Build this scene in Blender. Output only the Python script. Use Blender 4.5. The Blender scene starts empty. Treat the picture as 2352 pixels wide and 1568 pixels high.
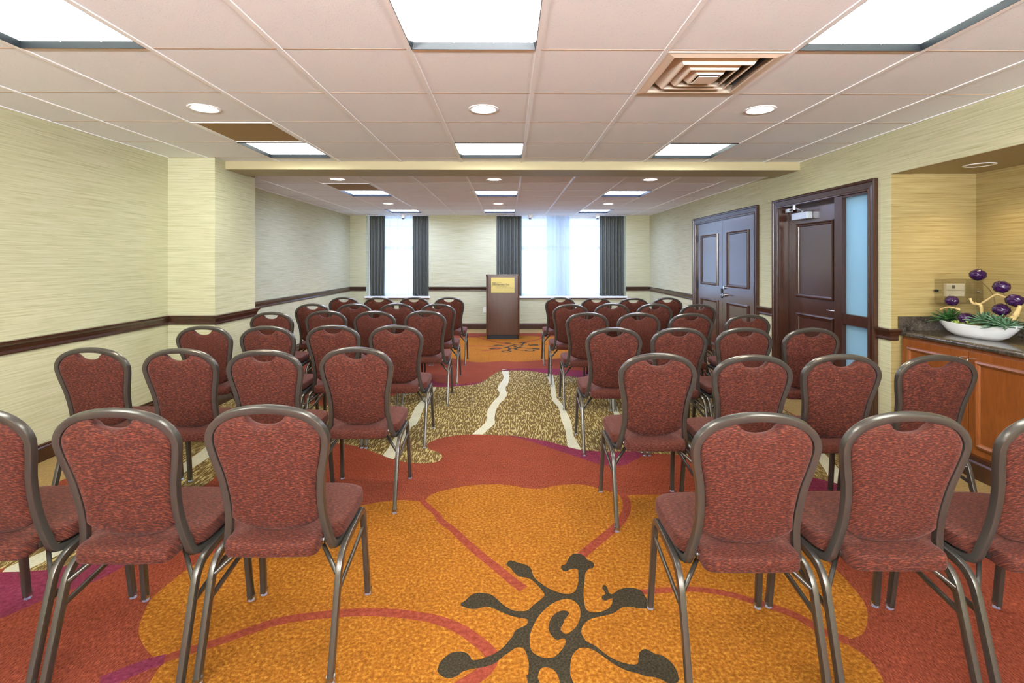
import bpy, bmesh, math, random
from mathutils import Vector, Matrix
from mathutils.geometry import delaunay_2d_cdt
random.seed(7)
SC = bpy.context.scene
COL = SC.collection

# ------------------------------------------------------------------ materials
def S(r, g, b):
    def c(v):
        v /= 255.0
        return v/12.92 if v <= 0.04045 else ((v+0.055)/1.055)**2.4
    return (c(r), c(g), c(b), 1.0)

class NT:
    def __init__(self, name):
        self.m = bpy.data.materials.new(name); self.m.use_nodes = True
        self.t = self.m.node_tree; self.t.nodes.clear()
        self.out = self.n('ShaderNodeOutputMaterial')
    def n(self, typ, **kw):
        nd = self.t.nodes.new(typ)
        for k, v in kw.items():
            if k.startswith('i_'):
                nd.inputs[k[2:].replace('_', ' ')].default_value = v
            else:
                setattr(nd, k, v)
        return nd
    def l(self, a, b): self.t.links.new(a, b)
    def coord(self, scale, kind='Object'):
        tc = self.n('ShaderNodeTexCoord'); mp = self.n('ShaderNodeMapping')
        mp.inputs['Scale'].default_value = scale
        self.l(tc.outputs[kind], mp.inputs['Vector']); return mp.outputs['Vector']
    def noise(self, vec, scale=1.0, detail=3.0, rough=0.55, dist=0.0):
        nd = self.n('ShaderNodeTexNoise'); nd.inputs['Scale'].default_value = scale
        nd.inputs['Detail'].default_value = detail; nd.inputs['Roughness'].default_value = rough
        nd.inputs['Distortion'].default_value = dist
        self.l(vec, nd.inputs['Vector']); return nd.outputs['Fac']
    def ramp(self, fac, stops):
        r = self.n('ShaderNodeValToRGB'); e = r.color_ramp.elements
        e[0].position, e[0].color = stops[0]; e[1].position, e[1].color = stops[-1]
        for p, c in stops[1:-1]:
            x = e.new(p); x.color = c
        self.l(fac, r.inputs['Fac']); return r.outputs['Color']
    def mix(self, fac, a, b, mode='MIX'):
        m = self.n('ShaderNodeMix', data_type='RGBA', blend_type=mode)
        for s, v in ((m.inputs[0], fac), (m.inputs[6], a), (m.inputs[7], b)):
            if hasattr(v, 'is_linked'): self.l(v, s)
            else: s.default_value = v
        return m.outputs[2]
    def bump(self, h, strength, dist=0.002):
        b = self.n('ShaderNodeBump'); b.inputs['Strength'].default_value = strength
        b.inputs['Distance'].default_value = dist; self.l(h, b.inputs['Height']); return b.outputs['Normal']
    def bsdf(self, color, rough=0.6, metal=0.0, normal=None, spec=0.5, sheen=0.0, sheen_tint=None, coat=0.0, coat_rough=0.1):
        b = self.n('ShaderNodeBsdfPrincipled')
        if hasattr(color, 'is_linked'): self.l(color, b.inputs['Base Color'])
        else: b.inputs['Base Color'].default_value = color
        b.inputs['Roughness'].default_value = rough; b.inputs['Metallic'].default_value = metal
        b.inputs['Specular IOR Level'].default_value = spec
        b.inputs['Sheen Weight'].default_value = sheen
        if sheen_tint: b.inputs['Sheen Tint'].default_value = sheen_tint
        b.inputs['Coat Weight'].default_value = coat; b.inputs['Coat Roughness'].default_value = coat_rough
        if normal is not None: self.l(normal, b.inputs['Normal'])
        self.l(b.outputs[0], self.out.inputs[0]); self.b = b
        return self.m

def plain(name, col, rough=0.5, metal=0.0, spec=0.5, coat=0.0):
    return NT(name).bsdf(col, rough, metal, spec=spec, coat=coat)

def wallpaper(name, base, dark, light):
    n = NT(name)
    tc = n.n('ShaderNodeTexCoord'); sp = n.n('ShaderNodeSeparateXYZ'); n.l(tc.outputs['Object'], sp.inputs[0])
    add = n.n('ShaderNodeMath', operation='ADD'); n.l(sp.outputs[0], add.inputs[0]); n.l(sp.outputs[1], add.inputs[1])
    def cmb(a, b):
        c = n.n('ShaderNodeCombineXYZ')
        ma = n.n('ShaderNodeMath', operation='MULTIPLY'); n.l(add.outputs[0], ma.inputs[0]); ma.inputs[1].default_value = a
        mb = n.n('ShaderNodeMath', operation='MULTIPLY'); n.l(sp.outputs[2], mb.inputs[0]); mb.inputs[1].default_value = b
        n.l(ma.outputs[0], c.inputs[0]); n.l(mb.outputs[0], c.inputs[1]); return c.outputs[0]
    f1 = n.noise(cmb(2.2, 95), 1.0, 4, 0.6); f2 = n.noise(cmb(6.0, 330), 1.0, 2, 0.6)
    c1 = n.ramp(f1, [(0.30, dark), (0.48, base), (0.72, light)])
    c2 = n.ramp(f2, [(0.3, (0.80, 0.80, 0.80, 1)), (0.7, (1.08, 1.08, 1.08, 1))])
    col = n.mix(0.7, c1, c2, 'MULTIPLY')
    return n.bsdf(col, 0.75, normal=n.bump(f2, 0.25, 0.001), spec=0.25)

def wood(name, a, b, c, rough=0.3, scale=(6, 6, 1.2), coat=0.3, spec=0.5):
    n = NT(name); v = n.coord(scale)
    f = n.noise(v, 5.0, 6, 0.6, 1.2)
    g = n.noise(n.coord((scale[0]*9, scale[1]*9, scale[2]*3)), 5.0, 2, 0.5)
    col = n.mix(0.35, n.ramp(f, [(0.25, a), (0.5, b), (0.75, c)]), n.ramp(g, [(0.3, a), (0.7, c)]))
    return n.bsdf(col, rough, coat=coat, coat_rough=0.2, spec=spec)

def fabric(name):
    n = NT(name)
    tc = n.n('ShaderNodeTexCoord'); sp = n.n('ShaderNodeSeparateXYZ'); n.l(tc.outputs['Object'], sp.inputs[0])
    add = n.n('ShaderNodeMath', operation='ADD'); n.l(sp.outputs[1], add.inputs[0]); n.l(sp.outputs[2], add.inputs[1])
    c = n.n('ShaderNodeCombineXYZ'); n.l(sp.outputs[0], c.inputs[0]); n.l(add.outputs[0], c.inputs[1])
    oi = n.n('ShaderNodeObjectInfo'); n.l(oi.outputs['Random'], c.inputs[2])
    mp = n.n('ShaderNodeMapping'); mp.inputs['Scale'].default_value = (80, 400, 37); n.l(c.outputs[0], mp.inputs['Vector'])
    f = n.noise(mp.outputs['Vector'], 1.0, 2.5, 0.5, 0.35)
    mp2 = n.n('ShaderNodeMapping'); mp2.inputs['Scale'].default_value = (500, 700, 0); n.l(c.outputs[0], mp2.inputs['Vector'])
    g = n.noise(mp2.outputs['Vector'], 1.0, 1, 0.5)
    col = n.ramp(f, [(0.36, S(28, 11, 9)), (0.46, S(58, 24, 18)), (0.56, S(80, 36, 25)), (0.68, S(122, 64, 40))])
    col = n.mix(0.25, col, n.ramp(g, [(0.3, S(48, 20, 18)), (0.7, S(88, 44, 35))]))
    return n.bsdf(col, 0.75, normal=n.bump(f, 0.5, 0.0012), spec=0.2, sheen=0.10, sheen_tint=S(240, 185, 185))

def carpet(name, stops, scale, sx=1.0, sy=1.0, pile=0.6):
    n = NT(name); v = n.coord((sx, sy, 1))
    f = n.noise(v, scale, 4, 0.65)
    g = n.noise(n.coord((1, 1, 1)), 420, 2, 0.6)
    big = n.noise(n.coord((1, 1, 1)), 7.0, 4, 0.6)
    col = n.ramp(f, stops)
    col = n.mix(0.5, col, n.ramp(g, [(0.25, (0.55, 0.55, 0.55, 1)), (0.75, (1.3, 1.3, 1.3, 1))]), 'MULTIPLY')
    col = n.mix(0.35, col, n.ramp(big, [(0.3, (0.8, 0.8, 0.8, 1)), (0.7, (1.15, 1.15, 1.15, 1))]), 'MULTIPLY')
    return n.bsdf(col, 0.95, normal=n.bump(g, pile, 0.003), spec=0.08)

def olive_carpet():
    n = NT('carpet_olive_dashes')
    v = n.coord((118, 15, 1))
    rot = v.node; rot.inputs['Rotation'].default_value = (0, 0, 0)
    f = n.noise(v, 1.0, 0.5, 0.4, 0.7)
    g = n.noise(n.coord((1, 1, 1)), 420, 2, 0.6)
    col = n.ramp(f, [(0.535, S(92, 74, 42)), (0.575, S(160, 145, 98)), (0.80, S(170, 156, 110))])
    col = n.mix(0.5, col, n.ramp(g, [(0.25, (0.6, 0.6, 0.6, 1)), (0.75, (1.25, 1.25, 1.25, 1))]), 'MULTIPLY')
    return n.bsdf(col, 0.95, normal=n.bump(g, 0.6, 0.003), spec=0.1)

def emit(name, col, strength):
    n = NT(name); e = n.n('ShaderNodeEmission'); e.inputs[0].default_value = col; e.inputs[1].default_value = strength
    n.l(e.outputs[0], n.out.inputs[0]); return n.m

def sheer_mat(name, transp, col):
    n = NT(name)
    t = n.n('ShaderNodeBsdfTransparent'); tl = n.n('ShaderNodeBsdfTranslucent'); d = n.n('ShaderNodeBsdfDiffuse')
    tl.inputs[0].default_value = col; d.inputs[0].default_value = col
    m1 = n.n('ShaderNodeMixShader'); m1.inputs[0].default_value = 0.4
    n.l(tl.outputs[0], m1.inputs[1]); n.l(d.outputs[0], m1.inputs[2])
    lw = n.n('ShaderNodeLayerWeight'); lw.inputs[0].default_value = 0.5     # a weave closes up when seen edge on
    mr = n.n('ShaderNodeMapRange'); mr.inputs['From Min'].default_value = 0.0; mr.inputs['From Max'].default_value = 0.85
    mr.inputs['To Min'].default_value = transp; mr.inputs['To Max'].default_value = 0.05
    n.l(lw.outputs['Facing'], mr.inputs['Value'])
    m2 = n.n('ShaderNodeMixShader'); n.l(mr.outputs[0], m2.inputs[0])
    n.l(m1.outputs[0], m2.inputs[1]); n.l(t.outputs[0], m2.inputs[2]); n.l(m2.outputs[0], n.out.inputs[0])
    return n.m

def clear_mat(name, tint, gloss=0.12, rough=0.02):
    n = NT(name)
    t = n.n('ShaderNodeBsdfTransparent'); t.inputs[0].default_value = tint
    g = n.n('ShaderNodeBsdfGlossy'); g.inputs['Roughness'].default_value = rough
    m = n.n('ShaderNodeMixShader'); m.inputs[0].default_value = gloss
    n.l(t.outputs[0], m.inputs[1]); n.l(g.outputs[0], m.inputs[2]); n.l(m.outputs[0], n.out.inputs[0]); return n.m

def frosted_mat():
    n = NT('frosted_blue_glass')
    b = n.n('ShaderNodeBsdfPrincipled'); b.inputs['Base Color'].default_value = S(150, 184, 204)
    b.inputs['Roughness'].default_value = 0.35; b.inputs['Specular IOR Level'].default_value = 0.5
    t = n.n('ShaderNodeBsdfTranslucent'); t.inputs[0].default_value = S(160, 195, 214)
    m = n.n('ShaderNodeMixShader'); m.inputs[0].default_value = 0.35
    n.l(b.outputs[0], m.inputs[1]); n.l(t.outputs[0], m.inputs[2]); n.l(m.outputs[0], n.out.inputs[0]); return n.m

def granite():
    n = NT('black_granite'); v = n.coord((1, 1, 1))
    f = n.noise(v, 60, 8, 0.75); g = n.noise(v, 9, 3, 0.6)
    col = n.mix(0.4, n.ramp(f, [(0.35, S(28, 24, 22)), (0.55, S(72, 64, 56)), (0.72, S(150, 135, 118))]),
                n.ramp(g, [(0.35, S(30, 26, 24)), (0.7, S(98, 86, 74))]))
    return n.bsdf(col, 0.16, coat=0.4, coat_rough=0.05)

def tile_mat():
    n = NT('ceiling_tile'); v = n.coord((1, 1, 1))
    f = n.noise(v, 130, 4, 0.7); g = n.noise(v, 1.3, 2, 0.5)
    col = n.ramp(f, [(0.28, S(204, 202, 202)), (0.40, S(243, 246, 250)), (1.0, S(247, 249, 253))])
    col = n.mix(0.25, col, n.ramp(g, [(0.3, S(236, 240, 246)), (0.7, S(243, 247, 254))]))
    return n.bsdf(col, 0.9, normal=n.bump(f, 0.25, 0.002), spec=0.1)

M = {}
M['wall'] = wallpaper('grasscloth_wallpaper', S(189, 187, 154), S(171, 168, 131), S(202, 200, 172))
M['niche'] = wallpaper('gold_grasscloth', S(162, 143, 94), S(142, 121, 70), S(178, 160, 112))
M['paint'] = plain('cream_paint', S(170, 158, 122), 0.6)
M['white'] = plain('white_paint', S(236, 236, 234), 0.45)
M['tile'] = tile_mat()
M['tbar'] = plain('white_tee_bar', S(246, 246, 248), 0.4)
M['trim'] = wood('dark_mahogany', S(38, 19, 12), S(58, 31, 20), S(77, 44, 28), 0.28)
M['door'] = wood('door_mahogany', S(56, 30, 22), S(66, 36, 26), S(76, 43, 31), 0.24, (5, 5, 0.8), 1.0)
M['lectern'] = wood('lectern_walnut', S(52, 28, 16), S(70, 40, 22), S(84, 50, 28), 0.35, (14, 14, 0.7))
M['cabinet'] = wood('cherry_cabinet', S(100, 52, 18), S(122, 66, 25), S(136, 78, 34), 0.3, (4, 4, 0.8), 0.3)
M['black'] = plain('black_laminate', S(30, 31, 33), 0.4)
M['blackframe'] = plain('dark_fixture_edge', S(26, 30, 34), 0.35, 0.3)
M['chairmetal'] = plain('bronze_grey_metal', S(86, 82, 77), 0.28, 0.62)
M['chrome'] = plain('chrome', S(205, 206, 208), 0.15, 1.0)
M['glide'] = clear_mat('clear_plastic_glide', (0.9, 0.9, 0.9, 1), 0.45, 0.08)
M['fabric'] = fabric('burgundy_weave')
M['curtain'] = plain('charcoal_curtain', S(84, 87, 80), 0.5, 0.0, 0.5)
M['sheer'] = sheer_mat('white_sheer', 0.42, (0.88, 0.91, 0.96, 1))
M['sheerdense'] = sheer_mat('doubled_white_sheer', 0.18, (0.66, 0.74, 0.84, 1))
M['glass'] = clear_mat('window_glass', (0.97, 0.99, 1, 1), 0.06)
M['plastic'] = clear_mat('clear_cover_plastic', (0.95, 0.95, 0.94, 1), 0.10, 0.05)
M['frost'] = frosted_mat()
M['granite'] = granite()
M['brass'] = NT('brushed_brass').bsdf(S(138, 125, 76), 0.36, 0.7)
M['ink'] = plain('engraved_dark_ink', S(66, 56, 32), 0.5)
M['lens'] = emit('troffer_lens', (0.95, 1.0, 0.93, 1), 9.5)
M['lenscool'] = emit('cool_troffer_lens', (0.72, 0.85, 1.28, 1), 14.5)
M['lensline'] = emit('troffer_lens_joint', (1.0, 0.99, 0.96, 1), 1.0)
M['can'] = emit('downlight_lamp', (1.0, 0.93, 0.82, 1), 12.0)
M['crossbar'] = plain('peach_cross_tee', S(206, 184, 166), 0.6)
M['grille'] = plain('brown_perforated_grille', S(156, 126, 76), 0.7)
M['closer'] = plain('silver_closer', S(196, 204, 214), 0.35, 0.4)
M['bowl'] = plain('white_glazed_ceramic', S(240, 242, 246), 0.1, 0.0, 0.5, 0.5)
M['purple'] = plain('dark_purple_gloss', S(46, 12, 60), 0.25)
M['leafdark'] = plain('dark_green_leaf', S(48, 92, 40), 0.45)
M['leafgrey'] = plain('grey_green_leaf', S(92, 128, 96), 0.5)
M['leafpale'] = plain('pale_green_leaf', S(176, 196, 104), 0.5)
M['drift'] = plain('pale_driftwood', S(214, 186, 128), 0.7)
M['stem'] = plain('brown_wire_stem', S(110, 84, 46), 0.5)
M['soil'] = plain('pale_moss_bed', S(150, 150, 96), 0.9)
M['putty'] = plain('putty_plastic', S(222, 214, 188), 0.45)
M['lcd'] = plain('thermostat_display', S(86, 92, 84), 0.3)
M['outlet'] = plain('ivory_outlet', S(226, 222, 206), 0.4)
M['duct'] = plain('dark_duct', S(12, 12, 12), 0.8)
M['plenum'] = plain('grey_plenum', S(70, 67, 60), 0.6)
M['vent'] = plain('vent_metal', S(232, 212, 192), 0.35, 0.0)
C_RED = carpet('carpet_brick_red', [(0.3, S(74, 31, 20)), (0.5, S(117, 54, 38)), (0.7, S(150, 81, 56))], 70, 3.2, 0.8)
C_ORANGE = carpet('carpet_orange', [(0.3, S(106, 60, 14)), (0.5, S(138, 84, 26)), (0.7, S(174, 124, 46))], 75)
C_PURPLE = carpet('carpet_purple', [(0.3, S(84, 26, 46)), (0.5, S(106, 40, 60)), (0.7, S(122, 54, 74))], 60)
C_STROKE = carpet('carpet_rust_line', [(0.3, S(106, 44, 32)), (0.5, S(126, 56, 42)), (0.7, S(142, 72, 54))], 60)
C_DARK = carpet('carpet_charcoal', [(0.3, S(34, 30, 23)), (0.5, S(50, 44, 34)), (0.7, S(72, 62, 47))], 120)
C_CREAM = carpet('carpet_cream_stripe', [(0.27, S(160, 158, 138)), (0.5, S(180, 178, 160)), (0.74, S(192, 190, 172))], 90)
C_TAN = carpet('carpet_tan_border', [(0.27, S(124, 100, 62)), (0.5, S(142, 118, 76)), (0.74, S(156, 134, 92))], 70)
C_OLIVE = olive_carpet()

# ------------------------------------------------------------------ mesh helpers
def obj(name, bm, mats, parent=None, smooth=False, angle=None):
    me = bpy.data.meshes.new(name)
    bmesh.ops.recalc_face_normals(bm, faces=bm.faces[:])
    bm.to_mesh(me); bm.free()
    if not isinstance(mats, (list, tuple)): mats = [mats]
    for m in mats: me.materials.append(m)
    if smooth:
        for p in me.polygons: p.use_smooth = True
        if angle: me.set_sharp_from_angle(angle=math.radians(angle))
    o = bpy.data.objects.new(name, me); COL.objects.link(o)
    if parent: o.parent = parent
    return o

def empty(name, loc=(0, 0, 0)):
    o = bpy.data.objects.new(name, None); o.empty_display_size = 0.1; o.location = loc; COL.objects.link(o); return o

def tag(o, label, cat, group=None, kind=None):
    o['label'] = label; o['category'] = cat
    if group: o['group'] = group
    if kind: o['kind'] = kind
    return o

def shift(parent, o):
    """keep a child built in world coordinates where it stands"""
    o.parent = parent; o.matrix_parent_inverse = Matrix.Translation(-Vector(parent.location)); return o

def BM(): return bmesh.new()

def box(bm, x0, x1, y0, y1, z0, z1, bev=0.0, mi=0):
    vs = [bm.verts.new(p) for p in ((x0,y0,z0),(x1,y0,z0),(x1,y1,z0),(x0,y1,z0),(x0,y0,z1),(x1,y0,z1),(x1,y1,z1),(x0,y1,z1))]
    fs = [bm.faces.new([vs[i] for i in q]) for q in ((0,3,2,1),(4,5,6,7),(0,1,5,4),(1,2,6,5),(2,3,7,6),(3,0,4,7))]
    for f in fs: f.material_index = mi
    if bev > 0:
        es = list({e for f in fs for e in f.edges})
        r = bmesh.ops.bevel(bm, geom=es, offset=bev, segments=2, profile=0.5, affect='EDGES')
        for f in r['faces']: f.material_index = mi
    return vs

def mould(bm, path, profile, fn, closed=False, caps=True):
    """sweep profile [(offset to the left of the path, height)] along a mitred 2D path; fn(u,v,w)->xyz"""
    n = len(path); rings = []
    for i, p in enumerate(path):
        p = Vector(p)
        dirs = []
        if closed or i > 0: dirs.append((p - Vector(path[i-1])).normalized())
        if closed or i < n-1: dirs.append((Vector(path[(i+1) % n]) - p).normalized())
        ns = [Vector((-d.y, d.x)) for d in dirs]
        if len(ns) == 1: m = ns[0]
        else:
            s = ns[0] + ns[1]; m = s / max(0.2, (1 + ns[0].dot(ns[1])))
        rings.append([bm.verts.new(fn(p.x + m.x*o, p.y + m.y*o, h)) for o, h in profile])
    k = len(profile)
    for i in range(n if closed else n-1):
        a, b = rings[i], rings[(i+1) % n]
        for j in range(k):
            bm.faces.new((a[j], a[(j+1) % k], b[(j+1) % k], b[j]))
    if not closed and caps:
        bm.faces.new(rings[0]); bm.faces.new(rings[-1][::-1])

def sweep(bm, pts, section, up, cap=True, closed=False, scale=None):
    """tube along 3D points with a 2D section [(a,b)]: a along side, b along the carried 'up' vector"""
    pts = [Vector(p) for p in pts]; n = len(pts); rings = []; N = Vector(up)
    for i in range(n):
        if closed: T = (pts[(i+1) % n] - pts[i-1]).normalized()
        else:
            T = Vector((0, 0, 0))
            if i > 0: T += (pts[i]-pts[i-1]).normalized()
            if i < n-1: T += (pts[i+1]-pts[i]).normalized()
            T.normalize()
        N = (N - T*N.dot(T)).normalized(); B = T.cross(N)
        s = scale[i] if scale else 1.0
        rings.append([bm.verts.new(pts[i] + B*(a*s) + N*(b*s)) for a, b in section])
    k = len(section)
    for i in range(n if closed else n-1):
        a, b = rings[i], rings[(i+1) % n]
        for j in range(k): bm.faces.new((a[j], a[(j+1) % k], b[(j+1) % k], b[j]))
    if cap and not closed:
        bm.faces.new(rings[0][::-1]); bm.faces.new(rings[-1])

def rrect(w, h, r, seg=3):
    out = []
    for cx, cy, a0 in ((w/2-r, h/2-r, 0), (-w/2+r, h/2-r, 90), (-w/2+r, -h/2+r, 180), (w/2-r, -h/2+r, 270)):
        for i in range(seg+1):
            a = math.radians(a0 + 90*i/seg); out.append((cx + r*math.cos(a), cy + r*math.sin(a)))
    return out

def circ(r, k=10): return [(r*math.cos(2*math.pi*i/k), r*math.sin(2*math.pi*i/k)) for i in range(k)]

def spline(pts, sub=6, closed=False):
    P = [Vector(p) for p in pts]; n = len(P); out = []
    for i in range(n if closed else n-1):
        if closed: p0, p1, p2, p3 = P[i-1], P[i], P[(i+1) % n], P[(i+2) % n]
        else: p0, p1, p2, p3 = P[max(i-1, 0)], P[i], P[i+1], P[min(i+2, n-1)]
        for j in range(sub):
            t = j/sub
            out.append(0.5*((2*p1) + (p2-p0)*t + (2*p0-5*p1+4*p2-p3)*t*t + (3*p1-p0-3*p2+p3)*t**3))
    if not closed: out.append(P[-1])
    return out

def bend(pts, r, seg=5):
    """polyline with filleted corners"""
    P = [Vector(p) for p in pts]; out = [P[0]]
    for i in range(1, len(P)-1):
        a = (P[i-1]-P[i]); b = (P[i+1]-P[i]); d = min(r, a.length*0.49, b.length*0.49)
        q0 = P[i] + a.normalized()*d; q2 = P[i] + b.normalized()*d
        for j in range(seg+1):
            t = j/seg; out.append(q0*(1-t)**2 + P[i]*2*t*(1-t) + q2*t*t)
    out.append(P[-1]); return out

def lathe(bm, prof, cx=0, cy=0, k=24, mi=0):
    rings = [[bm.verts.new((cx+r*math.cos(2*math.pi*i/k), cy+r*math.sin(2*math.pi*i/k), z)) for i in range(k)] for r, z in prof]
    for a, b in zip(rings, rings[1:]):
        for i in range(k):
            f = bm.faces.new((a[i], a[(i+1) % k], b[(i+1) % k], b[i])); f.material_index = mi
    f = bm.faces.new(rings[0][::-1]); f.material_index = mi
    f = bm.faces.new(rings[-1]); f.material_index = mi

# ------------------------------------------------------------------ room numbers (metres; camera at the origin, eye 1.4)
XL, XR, YB, Y0 = -3.28, 2.95, 10.30, -2.4
ZC, ZF = 2.40, 2.36            # near and far ceiling
PX, PY0, PY1 = -2.83, 4.80, 5.56   # pillar
BY0, BY1, BZ = 4.98, 5.37, 2.325   # beam
NX, NY, NZ, NYN = 3.61, 3.794, 2.08, 1.0   # niche
XT = -0.467                     # a ceiling grid line
T = 0.61
YT = 2.349                      # a ceiling grid line across the room
W1 = (-2.944, -1.648); W2 = (-0.245, 2.455); SILL = 0.684
D1 = (3.923, 5.463); D2 = (5.79, 7.82); DTOP = 2.07

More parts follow.
